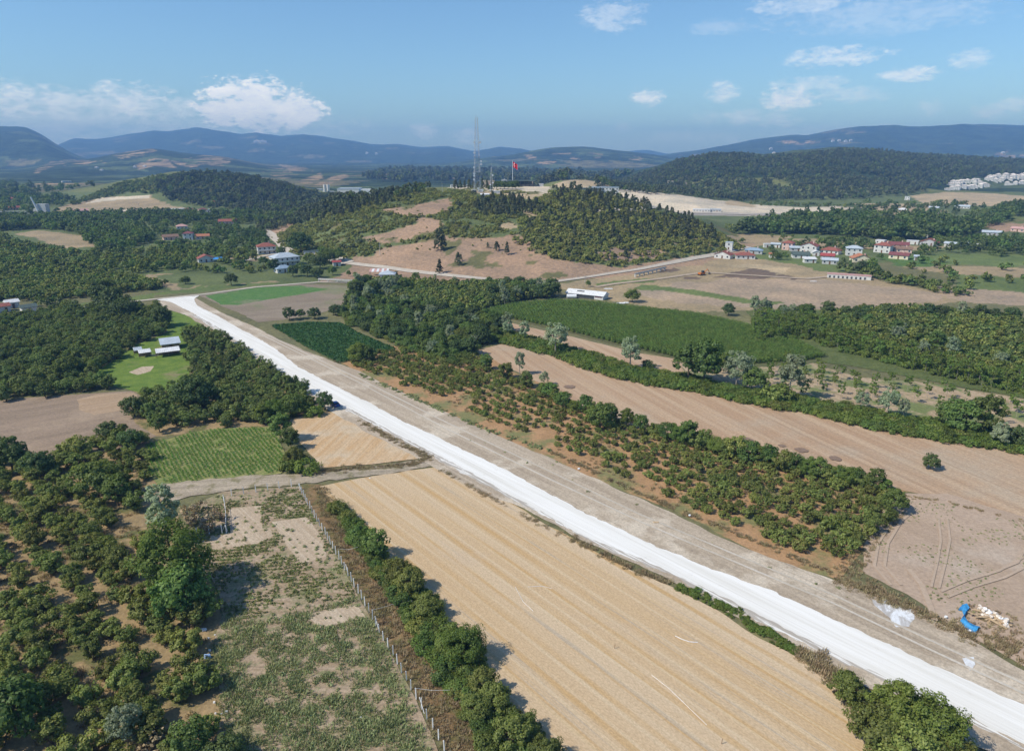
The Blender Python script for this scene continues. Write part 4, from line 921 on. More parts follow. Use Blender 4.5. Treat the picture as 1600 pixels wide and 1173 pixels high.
# brambles and dry weeds along the fence
HB = [(490,762),(512,762),(545,810),(560,830),(600,868),(640,915),(690,985),(735,1060),(780,1120),(850,1220),(700,1220),(655,1095),(612,1010),(560,920),(515,835)]
stuff('dry_weeds', 'dryweed', scatter(HB, .6, .6, 0, .45, 41, thin=.35), (.5, 1.3), 17, 'brown dry weeds between the fence posts and the bramble hedge', 'dry weeds')
HG = [(530,785),(550,812),(580,850),(605,880),(650,915),(690,970),(735,1015),(750,1030),(760,1075),(800,1120),(850,1160),(890,1240),(780,1240),(730,1130),(690,1060),(640,990),(590,905),(565,870),(540,820),(520,795)]
stuff('bramble_hedge', 'bramble', scatter(HG, 1.55, 1.55, ROADROT, .4, 42, thin=.08), (.6, 1.15), 18, 'long bramble hedge between the fenced plot and the large stubble field', 'hedge')
# strip hedge between the two long fields
SH = [(752,520),(800,522),(860,540),(930,558),(1000,582),(1080,592),(1150,610),(1250,626),(1330,640),(1400,655),(1500,668),(1600,680),(1800,716),(1800,742),(1600,710),(1500,695),(1400,678),(1330,664),(1250,645),(1150,628),(1080,612),(1000,600),(930,582),(860,556),(790,538)]
stuff('green_hedge', 'greenbramble', scatter(SH, 1.7, 1.7, ROADROT, .4, 43), (.7, 1.35), 19, 'low bright green hedge strip between the tan strip and the long tan field', 'hedge')
stuff('green_hedge', 'bramble', scatter(SH, 3.2, 3.2, ROADROT, .45, 44, thin=.3), (.8, 1.4), 20, 'darker bushes inside the long green hedge strip', 'hedge')

WG = [(1298,893),(1315,880),(1345,855),(1400,800),(1412,782),(1425,790),(1372,850),(1350,895),(1400,925),(1440,950),(1430,962),(1360,925)]
stuff('dry_verge', 'dryweed', scatter(WG, .8, .8, 0, .45, 45, thin=.3), (.5, 1.1), 45, 'dry grass wedge between the orchard corner and the bare field', 'grass')
stuff('dry_verge', 'dryweed', scatter([(1478,965),(1500,945),(1560,950),(1600,975),(1640,1010),(1640,1045),(1560,1015),(1500,990)], .9, .9, 0, .45, 46, thin=.35), (.5, 1.1), 46, 'dry weeds all round the rubbish heap', 'grass')
stuff('orchard_grass', 'dryweed', scatter(OP, 1.6, 1.6, 0, .45, 47, keep=lambda x, y: fbm(x/5, y/5, 88, 3) > .5), (.5, 1.1), 47, 'dry grass between the orchard bushes right of the road', 'grass')
stuff('orchard_grass', 'dryweed', scatter(LP, 1.5, 1.5, 0, .45, 48, keep=lambda x, y: fbm(x/6, y/6, 89, 3) > .5), (.6, 1.3), 48, 'dry grass between the bushes of the lower left orchard', 'grass')
stuff('shoulder_weeds', 'weed', scatter([(700,650),(860,712),(1000,780),(1180,860),(1300,905),(1400,950),(1380,960),(1180,880),(1000,810),(840,735),(700,675)], 4.5, 4.5, 0, .48, 49, thin=.4), (.4, 1.1), 49, 'sparse dark tufts on the bare dirt shoulder', 'weeds')
# ------------------------------------------------------------------ single trees, thickets and woods
def T(px, py, kind, hpx, label, name='tree', cat='tree', group=None, **k):
    """A tree whose foot is at a photo point and whose height is hpx photo pixels."""
    if kind == 'bramble' and hpx > 32: kind = 'bigbush'
    x, y, z = PH(px, py); dep = y*math.cos(TH)+(HC-z)*math.sin(TH)
    H0 = {'bigbush': 4.4, 'hazel': 3.9, 'hazel_dark': 4.2, 'bush': 2.1, 'broad': 8.5, 'oak': 8, 'bright': 7, 'willow': 9.5, 'sapling': 5.4, 'pine': 9.5, 'bramble': 2., 'greenbramble': 1.7, 'shrub': 2, 'darkshrub': 3.2, 'drybush': 2.2}[kind]
    el = math.atan2(HC-z, y); R0 = {'bigbush': 2.7, 'hazel': 2.5, 'hazel_dark': 2.6, 'bush': 1.5, 'broad': 3.6, 'oak': 4.2, 'bright': 3.4, 'willow': 2.8, 'sapling': 1.1, 'pine': 2.7, 'bramble': 1.9, 'greenbramble': 1.9, 'shrub': 1.7, 'darkshrub': 2.2, 'drybush': 1.6}[kind]
    h = (.95 if kind == 'pine' else 1. if kind == 'bigbush' else 1.22)*hpx*dep/F/(math.cos(el)+1.5*R0/H0*math.sin(el))
    return tree(name, kind, x, y, h/H0, label, cat, group, z=z, **k)
# roadside bushes in the lower right
T(1322, 1093, 'bramble', 62, 'roundish leafy bush standing alone just left of the largest roadside bush clump', 'roadside_bush', 'bush')
T(1395, 1150, 'bright', 98, 'tallest leafy bush of the clump between the stubble and the white road', 'roadside_bush', 'bush', v=0)
T(1372, 1165, 'bramble', 100, 'spreading bush at the stubble side of the roadside clump', 'roadside_bush', 'bush')
T(1450, 1172, 'bright', 95, 'bush at the lower right end of the roadside clump, nearest the photo edge', 'roadside_bush', 'bush', v=1)
T(1420, 1190, 'bramble', 110, 'low spreading bush at the bottom edge of the photo under the roadside clump', 'roadside_bush', 'bush')
T(1480, 1200, 'bramble', 80, 'small bush cut by the bottom edge beside the white road', 'roadside_bush', 'bush')
# hedge along the fence
T(727, 1035, 'bright', 66, 'brightest round bush poking out of the bramble hedge into the stubble', 'hedge_bush', 'bush', v=2)
T(588, 872, 'broad', 48, 'dark round bush at the narrow waist of the hedge beside the fence', 'hedge_bush', 'bush')
for i, (x, y, h, k) in enumerate([(527,802,24,'bramble'),(560,838,24,'bramble'),(640,925,60,'bramble'),(668,962,55,'bramble'),(622,905,50,'bramble'),(755,1085,62,'bramble'),(775,1108,62,'bramble'),(815,1150,60,'bramble'),(700,1020,46,'bramble'),(800,1172,80,'bramble'),(745,1120,60,'bramble'),(850,1190,60,'bramble'),(890,1215,50,'drybush')]):
    T(x, y, k, h, ['small lone bush at the top end of the hedge by the side track', 'second small bush down the hedge, above its dark waist', 'high bush at the stubble side of the upper hedge', 'dark bush ending the upper hedge, its shadow on the stubble', 'green bush just below the dark waist of the hedge', 'bush below the brightest hedge bush', 'bush halfway between the brightest hedge bush and the photo bottom', 'bush at the bottom of the hedge touching the stubble', 'bush left of the brightest hedge bush', 'bush cut by the bottom edge of the photo in the hedge', 'bush in the middle of the lower hedge', 'lowest bush of the hedge at the photo bottom', 'dry brownish bush after the lowest hedge bush'][i], 'hedge_bush', 'bush')
# trees in the lower left
T(278, 925, 'bright', 118, 'large bright green tree between the loose orchard and the fenced plot', 'tree', 'tree', v=1)
T(262, 845, 'willow', 88, 'pale thin tree above the large bright tree beside the dry weeds', 'tree', 'tree', v=0)
T(290, 962, 'broad', 90, 'darker tree right below the large bright tree', 'tree', 'tree')
T(318, 968, 'hazel', 50, 'bush at the plot edge in the shade below the large bright tree', 'bush', 'bush')
T(155, 780, 'broad', 70, 'taller dark green tree rising from the upper part of the loose orchard', 'tree', 'tree')
T(185, 790, 'broad', 48, 'tree right beside the taller dark orchard tree', 'tree', 'tree')
T(172, 688, 'oak', 32, 'round dark tree at the corner of the ploughed field', 'tree', 'tree')
T(205, 700, 'oak', 34, 'dark tree right of the round one, its shadow on the young maize', 'tree', 'tree')
T(120, 712, 'hazel', 34, 'bush on the orchard edge below the ploughed field', 'bush', 'bush')
T(20, 735, 'oak', 55, 'dark tree at the left photo edge below the ploughed field', 'tree', 'tree')
T(60, 745, 'oak', 45, 'dark tree second from the left edge below the ploughed field', 'tree', 'tree')
T(200, 1165, 'willow', 70, 'grey thin tree with bare twigs at the bottom of the orchard', 'tree', 'tree', v=1)
T(235, 1172, 'drybush', 50, 'dead bare bush at the bottom of the orchard', 'dead_bush', 'bush')
T(300, 1185, 'broad', 70, 'dark leafy tree at the bottom edge left of the fenced plot', 'tree', 'tree')
T(350, 1190, 'oak', 55, 'low dark tree at the bottom edge touching the plot corner', 'tree', 'tree')
T(25, 1150, 'broad', 110, 'tall tree in the lower left corner of the photo', 'tree', 'tree')
T(325, 830, 'drybush', 36, 'brown dead bush beside the leaning corner post of the plot', 'dead_bush', 'bush')
T(308, 800, 'drybush', 24, 'dry brush at the end of the side track', 'dead_bush', 'bush')
T(340, 812, 'drybush', 30, 'brown dry bush left of the tall leaning post', 'dead_bush', 'bush')
T(296, 820, 'drybush', 34, 'grey dry bush against the pale thin tree', 'dead_bush', 'bush')
# mid left: trees by the side track and car
for x, y, h, k, l in [(508,640,28,'oak','dark round tree at the road edge just left of the blue car'),
  (432,655,34,'bright','bright tree left of the blue car, nearer the young maize'), (458,650,38,'broad','tall dark tree between the bright tree and the car'),
  (412,662,30,'bright','bright bushy tree at the top edge of the young maize'), (472,648,24,'greenbramble','low bright bush between the dark tree and the car'),
  (440,690,44,'broad','tree on the strip between young maize and small stubble, topmost'), (455,702,34,'broad','second tree down the strip beside the small stubble'),
  (462,722,34,'bramble','dark bush low on the strip beside the small stubble'), (478,738,26,'greenbramble','bright bush at the bottom of the strip by the side track'), (450,735,22,'greenbramble','low bush where the maize meets the side track'),
  (492,650,18,'greenbramble','bush directly left of the car tree'), (305,640,58,'oak','large dark tree in the triangular orchard above the maize'), (210,650,34,'oak','dark tree at the right end of the ploughed field'),
  (250,675,30,'broad','tree at the lower left corner of the triangular orchard'), (108,592,38,'broad','rounder tree at the lower edge of the dense orchard'), (160,605,22,'broad','small tree where dense orchard and meadow meet'),
  (165,480,40,'oak','dark tree in the row below the bright green strip, left one'), (178,492,42,'oak','dark tree standing in front of its row by the valley road'), (195,500,36,'oak','dark tree at the top of the dense orchard near the meadow'),
  (255,510,30,'oak','dark tree at the meadow corner right of the dense orchard'),
  (362,446,18,'oak','single round tree on the pale meadow left of the blue roofed house'), (290,444,12,'oak','low dark bush on the pale meadow'),
  (560,566,32,'bright','round yellow green tree at the corner of the dark crop field'), (574,566,26,'broad','darker tree behind the yellow green one at the crop field corner'),
  (452,500,20,'oak','roundish tree above the dark crop, leftmost of its row'), (470,498,16,'broad','second tree in the row above the dark crop'), (492,498,18,'oak','third tree in the row above the dark crop'), (525,492,18,'oak','tree at the right end of the row above the dark crop'),
  (938,670,44,'broad','tall tree rising from the upper edge of the orchard rows by the long field'), (812,585,32,'willow','pale tree at the upper tip of the long tan field'), (850,602,22,'willow','small pale tree below the tip of the long field'),
  (1453,733,26,'oak','single round dark bush standing alone in the tan field on the right'),
  (988,472,22,'bright','lone green tree beside the white roofed shed'), (919,448,9,'bright','small bright tree just behind the white roofed shed'),
  (1138,493,18,'oak','tree at the end of the pale earth bank above the corn field'),
  (868,552,50,'willow','tall thin pale tree on the green hedge strip, left'), (820,535,30,'willow','leafy pale tree at the left end of the green hedge strip'), (985,577,48,'willow','tall grey tree on the hedge strip below the corn field'),
  (1012,578,18,'oak','small dark tree right of the tall grey tree'), (1075,598,60,'broad','tall tree on the hedge strip right of the corn tip, left of two'), (1100,600,64,'broad','tall tree on the hedge strip right of the corn tip, right of two'),
  (1150,606,60,'willow','grey tall tree on the hedge strip beside the saplings'), (1175,612,40,'broad','dark tree beside the grey tall one on the hedge strip'), (1232,625,66,'willow','large grey tree standing before the sapling field'),
  (1215,630,36,'bush','pale bush under the large grey tree'), (1385,650,44,'willow','silver tree in the middle of the hedge strip'), (1345,640,30,'willow','pale shrub left of the silver tree'),
  (1410,655,30,'willow','small silver tree right of the silver one'), (1500,675,60,'broad','tall tree of the right hand thicket, left one'), (1535,680,64,'broad','tall tree of the right hand thicket, right one'),
  (1478,668,40,'broad','bush at the left of the right hand thicket'), (1560,700,40,'willow','grey tree at the right end of the thicket'), (1590,700,36,'oak','dark tree at the right photo edge on the hedge strip')]:
    nm = 'bush' if 'bush' in l or 'shrub' in l else 'tree'
    T(x, y, k, h, l, nm, nm)
# saplings on the sapling field
Q = scatter([(1075,566),(1180,572),(1260,568),(1330,592),(1460,604),(1640,640),(1640,690),(1500,668),(1400,655),(1250,628),(1110,600)], 5.2, 5.2, ROADROT+.45, .22, 50, thin=.25)
trees('sapling_tree', 'sapling', Q, 1., 'thin young tree in the rows on the sparse sandy field right of the corn', 'young tree', 'young trees planted in rows on the sandy field', 'sapling_trees', 220, .7, 1.25)
AW = [(1185,540),(1260,530),(1300,545),(1360,560),(1430,580),(1560,610),(1700,640),(1700,625),(1600,596),(1500,580),(1420,556),(1350,536),(1290,510),(1240,500),(1180,500),(1170,515)]
stuff('young_wood', 'sapling', scatter(AW, 2.9, 2.9, .3, .45, 51, thin=.1), (.9, 1.5), 51, 'mixed young wood between the sandy field and the dark orchard', 'wood')
stuff('young_wood', 'greenbramble', scatter(AW, 3.2, 3.2, .3, .45, 52, thin=.1), (.9, 1.5), 52, 'green undergrowth below the mixed young wood', 'undergrowth')
rr = random.Random(9)
for i, (x, y) in enumerate(scatter([(1165,505),(1240,498),(1330,500),(1420,560),(1480,575),(1600,600),(1600,560),(1480,540),(1380,510),(1290,486),(1170,488)], 13, 13, .3, .45, 53)[:60]):
    k = ['willow', 'broad', 'oak', 'willow', 'broad'][i % 5]
    tree('tree', k, float(x), float(y), rr.uniform(.55, .95), ('silvery' if k == 'willow' else 'dark')+' tree of the mixed band between the corn and the dark orchard', 'tree', 'mixed trees between corn and dark orchard')
for i, (x, h) in enumerate([(1178,26),(1195,24),(1222,16),(1238,18),(1258,20),(1292,22),(1320,18),(1336,16),(1350,18),(1384,20),(1400,15),(1425,14),(1448,22),(1468,22),(1500,26),(1530,22),(1552,18),(1580,20)]):
    k = 'willow' if i in (0, 1, 3, 14) else 'oak'
    T(x, 492+(x-1170)*.018, k, h, ('silvery' if k == 'willow' else 'round dark')+' tree in the line along the far side of the dark orchard', 'tree', 'tree', 'tree line behind the dark orchard')
# mixed woodland in the middle
WM = [(545,470),(600,476),(640,480),(700,490),(745,495),(800,520),(800,528),(745,540),(738,560),(700,572),(660,560),(620,540),(580,525),(545,508),(535,492)]
ws = ['broad', 'oak', 'broad', 'bright', 'broad', 'willow', 'oak']
for i, (x, y) in enumerate(scatter(WM, 5.6, 5.6, .2, .4, 54)[:260]):
    k = ws[(i*5+i//7) % 7]
    lab = {'broad': 'green broadleaf', 'oak': 'dark broadleaf', 'bright': 'bright green', 'willow': 'silvery'}[k]
    tree('woodland_tree', k, float(x), float(y), rr.uniform(.55, .95), lab+' tree of the mixed wood between the dark crop field and the long field', 'tree', 'trees of the mixed wood in the middle')
for i, (x, y) in enumerate(scatter([(538,472),(560,448),(600,446),(640,448),(620,470),(580,480)], 7.5, 7.5, .2, .4, 55)):
    k = ['willow', 'oak', 'broad'][i % 3]
    tree('woodland_tree', k, float(x), float(y), rr.uniform(.75, 1.1), 'tall '+('silvery' if k == 'willow' else 'dark')+' tree at the far left end of the mixed wood', 'tree', 'trees at the far end of the mixed wood')
stuff('underwood', 'bramble', scatter(WM, 3.4, 3.4, .2, .45, 56), (1., 1.8), 56, 'bushes under the mixed wood in the middle', 'undergrowth')
for i, (x, y) in enumerate(scatter([(735,470),(780,456),(850,448),(868,455),(860,468),(810,474),(770,484)], 9, 9, .2, .4, 57)[:20]):
    tree('tree', ['oak', 'willow', 'broad'][i % 3], float(x), float(y), rr.uniform(.6, 1.), ['dark', 'silvery', 'green'][i % 3]+' tree in the row between the far orchard and the shed', 'tree', 'trees left of the white roofed shed')
# upper edge of the orchard rows: taller bushes
UE = [(760,575),(850,615),(880,635),(930,650),(1000,672),(1060,690),(1100,700),(1150,715),(1200,728),(1260,742),(1310,752),(1350,762),(1395,778)]
for i, (x, y) in enumerate([(x, y) for a, b in zip(UE, UE[1:]) for t in (0, .35, .7) for x, y in [(a[0]+(b[0]-a[0])*t, a[1]+(b[1]-a[1])*t)]]):
    T(x, y+2, ['broad', 'hazel', 'broad', 'bright'][i % 4], rr.uniform(20, 30)*(1+.35*(x > 1040)), 'taller leafy bush in the row closing the orchard towards the long tan field', 'border_bush', 'bush', 'taller bushes along the upper orchard edge')
T(1395, 800, 'broad', 40, 'bush on the right hand corner of the orchard rows by the bare field', 'border_bush', 'bush')
T(1378, 815, 'hazel', 34, 'bush below the corner bush of the orchard rows', 'border_bush', 'bush')
T(1360, 830, 'hazel', 30, 'lowest bush of the orchard corner by the dry grass', 'border_bush', 'bush')

# ------------------------------------------------------------------ far valley woods and hills
def band(name, poly, dx, kind, scl, seed, label, thin=0., keep=None, cat='wood'):
    stuff(name, kind, scatter(poly, dx, dx, .3, .45, seed, (lambda x, y: away(x, y) & (keep(x, y) if keep else True)), thin=thin), scl, seed, label, cat)
HPX = [(1229,391),(1262,396),(1243,393),(1252,404),(1266,411),(1295,397),(1275,400),(1292,406),(1296,413),(1334,400),(1347,410),(1377,395),(1402,388),(1408,395),(1403,405),(1374,381),(1425,382),(1451,384),(1177,397),(1165,405),(1128,404),(1411,335),(1389,344),(1503,326),(1458,328),(1417,313),(1589,362),(1550,368),
 (323,410),(285,358),(294,375),(268,375),(317,374),(355,350),(276,330),(294,330),(318,331),(326,332),(125,333),(418,397),(450,415),(446,426),(63,333),(4,488),(22,481),(48,489),(40,335),(10,335)]
HXY = np.array([PT(*p)[:2] for p in HPX])
def away(x, y):
    m = np.ones(len(x), bool)
    for hx, hy in HXY:
        q = hx/hy; dd = (x-q*y)/math.hypot(1, q); m &= ~((np.abs(dd) < 9) & (y > hy-26*hy/500) & (y < hy+13))
    return m
def nz(t, sc=40, seed=5): return lambda x, y: fbm(x/sc, y/sc, seed, 4) > t
band('valley_wood', [(-700,345),(0,345),(60,343),(130,345),(200,350),(230,362),(235,378),(205,390),(160,396),(140,378),(120,364),(60,358),(0,362),(-700,380)], 6.2, 'farbroad', (.8,1.3), 60, 'wood of dark broadleaf trees on the far left valley floor')
band('valley_wood', [(-700,330),(0,336),(100,336),(250,334),(380,334),(470,338),(420,352),(330,348),(220,350),(100,343),(-700,348)], 9, 'farbroad', (.8,1.3), 61, 'tree belt in front of the left wooded hill')
band('valley_bushes', [(-700,365),(0,366),(30,380),(130,396),(210,394),(330,385),(420,400),(400,408),(330,415),(250,425),(180,430),(60,436),(-700,436)], 6.0, 'farhazel', (.8,1.5), 62, 'bushy orchards on the left valley floor beyond the pale meadow', thin=.12)
band('valley_bushes', [(235,350),(330,352),(400,360),(430,370),(410,395),(350,402),(300,400),(230,385),(240,365)], 8, 'farbroad', (.55,1.), 63, 'trees and bushes between the houses of the left hamlet', thin=.2)
band('valley_bushes', [(250,420),(330,410),(430,418),(440,428),(380,430),(300,428)], 7, 'farhazel', (.7,1.3), 64, 'bushes on the edge of the pale meadow on the left', thin=.4)
band('valley_bushes', [(0,466),(60,468),(130,486),(60,490),(0,500),(-300,500),(-300,480)], 6, 'farbroad', (.5,.9), 65, 'garden trees by the houses at the left photo edge', thin=.3)
band('valley_wood', [(-900,300),(0,302),(60,306),(120,314),(60,330),(0,332),(-900,330)], 14, 'farbroad', (1.,1.6), 66, 'far woods at the left photo edge beyond the long wall', thin=.25)
band('valley_wood', [(-900,284),(0,288),(150,292),(60,302),(-900,300)], 22, 'farbroad', (1.2,2.), 67, 'farthest trees on the left valley floor', thin=.3)
band('left_hill_wood', [(250,305),(240,290),(290,276),(320,273),(370,276),(430,288),(480,302),(520,312),(560,322),(500,335),(440,335),(380,330),(300,322),(258,314)], 9, 'farpine', (.9,1.4), 68, 'dark pines covering the low hill on the left', thin=.1)
band('left_hill_wood', [(110,318),(190,288),(250,276),(300,280),(260,304),(200,302),(150,312),(112,322)], 7.5, 'farhazel', (.9,1.7), 69, 'lighter scrub on the left flank of the low wooded hill', thin=.1)
band('right_valley_wood', [(1140,362),(1200,350),(1240,345),(1330,342),(1440,346),(1500,352),(1540,360),(1500,372),(1440,376),(1380,376),(1300,368),(1240,366),(1180,366)], 8, 'farbroad', (1.2,1.9), 70, 'dark belt of tall trees behind the village on the right')
band('right_valley_wood', [(1500,352),(1540,336),(1570,326),(1600,322),(1600,340),(1560,352),(1520,362)], 9, 'farbroad', (1.,1.5), 71, 'trees on the slope at the right photo edge', thin=.15)
band('village_trees', [(1175,398),(1230,386),(1300,382),(1400,380),(1480,378),(1600,372),(1700,372),(1700,398),(1560,402),(1460,396),(1400,410),(1340,416),(1260,414),(1200,404)], 7.5, 'farbroad', (.55,1.15), 72, 'garden trees among the houses of the village on the right', thin=.3)
band('village_trees', [(1300,418),(1370,420),(1380,438),(1330,430)], 7, 'farbroad', (.7,1.2), 73, 'dark bushes behind the long low white wall', thin=.2)
band('right_scrub', [(1380,432),(1440,442),(1500,455),(1520,462),(1500,468),(1440,452),(1380,442)], 5, 'farhazel', (.7,1.4), 74, 'scrub strip along the ditch on the right', thin=.35)
band('right_scrub', [(1400,408),(1700,412),(1700,470),(1500,455),(1430,430)], 16, 'farhazel', (.6,1.5), 75, 'scattered bushes over the fields at the right', thin=.5)
band('right_scrub', [(1130,375),(1200,368),(1300,372),(1360,378),(1300,384),(1200,384)], 14, 'farhazel', (.8,1.6), 76, 'scattered bushes on the pasture behind the village', thin=.4)
band('right_scrub', [(1340,320),(1500,318),(1700,335),(1700,345),(1530,340),(1440,344),(1340,340)], 20, 'farbroad', (.7,1.4), 77, 'scattered trees on the far side of the tree belt', thin=.35)
band('right_hill_wood', [(880,300),(960,286),(1000,274),(1040,262),(1065,252),(1110,243),(1150,242),(1200,247),(1260,243),(1300,237),(1360,236),(1420,242),(1520,248),(1600,252),(1750,262),(1750,280),(1600,274),(1520,280),(1470,292),(1420,306),(1330,312),(1200,315),(1100,310),(1000,303),(940,297)], 11.5, 'farpine', (.9,1.5), 78, 'dark pine forest covering the long hill on the right', thin=.08, keep=lambda x, y: (fbm(x/70, y/70, 33, 4) > .3))
band('quarry_scrub', [(1130,308),(1200,316),(1320,322),(1480,320),(1480,328),(1330,326),(1180,322)], 14, 'farhazel', (.9,1.6), 79, 'scrub between the forest and the pale quarry ground', thin=.35)
# far ranges: forest as instances on the mid-distance hills
stuff('hill_broadleaves', 'shrub', scatter([(858,300),(905,303),(960,310),(1040,335),(1100,354),(1122,372),(1160,385),(1080,395),(1000,405),(930,408),(860,405),(800,385),(820,340)], 5.8, 5.8, .3, .45, 98), (.6, 2.), 98, 'greener broadleaf trees between the pines on the right flank', 'trees')
band('far_wood', [(560,280),(600,270),(640,266),(700,267),(750,269),(800,268),(900,272),(1000,272),(960,282),(880,286),(800,290),(700,286),(620,286)], 34, 'farpine', (2.,3.2), 80, 'forest on the low dark hill behind the tower hill', thin=.15)
# ---- the tower hill
def onhill(kind): pass
PR = [(400,352),(440,345),(478,336),(500,327),(520,320),(560,310),(600,303),(650,296),(672,295),(650,306),(610,318),(570,330),(520,343),(470,352),(430,360),(405,362)]
PM = [(862,297),(905,299),(940,304),(980,312),(1040,333),(1100,352),(1122,370),(1120,380),(1070,384),(1010,376),(960,362),(915,345),(880,330),(862,315)]
PS = [(850,320),(1010,380),(1080,388),(1000,402),(930,405),(880,400),(835,385),(815,370)]
PC = [(738,318),(760,312),(800,312),(845,320),(850,335),(800,340),(760,340),(740,335)]
n0 = 0
Qp = np.concatenate([scatter(PR, 7.2, 7.2, .3, .4, 90), scatter(PC, 6.5, 6.5, .3, .4, 92), scatter(PM, 8.6, 8.6, .3, .42, 91, thin=.12), scatter(PS, 13, 13, .3, .45, 99, thin=.3)])
Qp = Qp[np.argsort(np.hypot(Qp[:, 0], Qp[:, 1]))]; print('hill pines', len(Qp))
for i, (x, y) in enumerate(Qp[:290]):
    px, py = project(x, y, terrain(np.array([x]), np.array([y]))[0])
    g = 0 if px > 852 else 1
    tree('pine_tree', 'pine', float(x), float(y), rr.uniform(.55, .9), ['dark pine in the wood on the right flank of the tower hill', 'dark pine in the clump or ridge wood left of the tower hill road'][g], 'pine tree', ['pines on the right flank of the tower hill', 'pines on the left and middle of the tower hill'][g])
stuff('hill_pines', 'farpine', Qp[290:], (.6, 1.05), 93, 'pines higher up on the tower hill, too dense to tell apart', 'pine trees')
def bare(x, y):
    z = terrain(x, y); px, py = project(x, y, z)
    m = np.ones(len(x), bool)
    for c, poly, a, b in COVER:
        if c in ('red', 'pale', 'tan') and poly[0][0] > 400 and poly[0][0] < 1000: m &= ~inpoly(px, py, poly)
    return m & (z > .5) & (fbm(x/10, y/10, 95, 3) > .36)
HB_ = [(410,372),(440,352),(480,350),(520,335),(560,325),(600,305),(680,297),(740,300),(860,300),(960,312),(1040,335),(1110,355),(1150,380),(1170,390),(1080,402),(960,418),(880,410),(800,400),(700,395),(560,402),(500,408),(440,398)]
stuff('hill_scrub', 'shrub', scatter(HB_, 3.6, 3.6, .2, .45, 94, keep=bare), (.6, 1.35), 94, 'olive green scrub over the slopes of the tower hill', 'scrub')
stuff('hill_scrub', 'darkshrub', scatter(HB_, 17, 17, .2, .45, 96, keep=bare, thin=.3), (.6, 1.2), 96, 'darker thickets over the slopes of the tower hill', 'scrub')
stuff('hill_scrub', 'shrub', scatter(HB_, 9, 9, .2, .45, 97, thin=.55), (.3, .7), 97, 'small tufts on the bare reddish slope of the tower hill', 'scrub')
for x, y, h, l in [(685,392,30,'thin dark pine standing alone on the bare slope, left of two'),(693,390,26,'pine touching its left neighbour on the bare slope'),(716,415,22,'small pine low on the bare slope above the hill road'),(776,392,18,'small pine on the upper right of the bare slope'),(792,398,20,'pine right of the small one on the bare slope'),(687,428,24,'conical pine right at the edge of the hill road'),(720,408,12,'tiny pine beside the small low pine'),(762,388,10,'tiny bush like pine high on the bare slope')]:
    T(x, y, 'pine', h, l, 'pine_tree', 'pine tree')
for i, x in enumerate(range(712, 770, 7)):
    T(x, 297-(i % 3), 'pine', 17-(i % 3)*2, 'one of the dark conifers in the row at the foot of the lattice tower', 'pine_tree', 'pine tree', 'row of conifers beside the lattice tower')
for i, x in enumerate(range(776, 812, 6)):
    T(x, 296, 'oak', 11, 'one of the dark round trees in the hedge row before the flat dark building', 'tree', 'tree', 'row of round trees before the dark building')
T(766, 299, 'bright', 8, 'bright bush at the foot of the small mast', 'bush', 'bush')
for i, (x, y, h, k) in enumerate([(470,398,34,'oak'),(462,412,16,'broad'),(482,415,18,'broad'),(500,420,24,'oak'),(515,412,22,'bright'),(530,410,20,'bright'),(505,405,18,'broad'),(428,425,18,'oak'),(412,415,14,'oak'),(440,398,12,'oak'),(458,432,16,'oak'),(480,432,18,'oak'),(495,434,16,'oak'),(520,430,14,'broad'),(470,424,14,'broad'),(545,432,8,'broad'),(555,434,8,'broad'),(618,432,8,'oak'),(650,440,14,'broad'),(680,440,10,'willow'),(710,444,12,'willow'),(740,444,10,'broad'),(765,446,12,'broad'),(792,448,16,'oak'),(813,448,16,'oak'),(830,444,10,'willow'),(843,456,20,'willow'),(862,464,28,'oak'),(850,466,20,'oak')]):
    T(x, y, k, h, ['big dark tree beside the curve of the pale road', 'tree right of the grey blue roofed house', 'second tree right of the grey blue roofed house', 'tree between the house and the bare cutting', 'bright tree left of the small red roofed hut', 'bright tree above the small red roofed hut', 'tree behind the small red roofed hut', 'dark tree left below the grey blue roofed house', 'dark tree under the red roofed house by the curve', 'small tree between the two houses', 'dark tree below the annex of the house', 'dark tree right below the annex', 'dark tree above the concrete channel', 'tree beside the bare cutting', 'small tree behind the grey blue roofed house', 'small bush on the bare cutting, left', 'small bush on the bare cutting, right', 'bush at the hut with striped sheets', 'tree at the left start of the far orchard edge', 'pale bush on the far orchard edge', 'pale tree on the far orchard edge', 'green tree on the far orchard edge', 'green tree near the middle of the far orchard edge', 'round tree at the far orchard edge, left of a pair', 'round tree at the far orchard edge, right of a pair', 'pale bush behind the round pair', 'tall pale tree left of the shed yard', 'tall dark tree next to the shed yard', 'dark tree left of the tall one at the shed yard'][i], 'tree', 'tree')
# ------------------------------------------------------------------ buildings
for n, c in dict(wall_white=(.62,.61,.585), wall_cream=(.72,.64,.46), wall_grey=(.45,.45,.45), wall_pink=(.6,.42,.36), wall_stone=(.5,.42,.33), wall_wood=(.3,.2,.13), roof_red=(.27,.10,.075), roof_maroon=(.2,.075,.075),
                 roof_bright=(.33,.075,.07), roof_orange=(.4,.17,.095), roof_grey=(.42,.47,.52), roof_blue=(.25,.33,.42), roof_dark=(.09,.12,.11), roof_white=(.64,.64,.64), roof_pink=(.5,.3,.27), roof_brown=(.22,.14,.1), paint_blue=(.05,.25,.6), frame_white=(.75,.75,.75), concrete=(.5,.48,.44)).items():
    plain(n, c, sc=.8)
plain('glass', (.03,.04,.05), .15, .2); MAT['glass'].node_tree.nodes['Principled BSDF'].inputs['Specular IOR Level'].default_value = .6
plain('door_paint', (.16,.09,.05)); plain('steel', (.55,.57,.58), .5, .1, 3); plain('dark_steel_and_shade', (.07,.075,.08), .5, .2, 3)  # the dark steel colour also serves as painted shade in wall openings
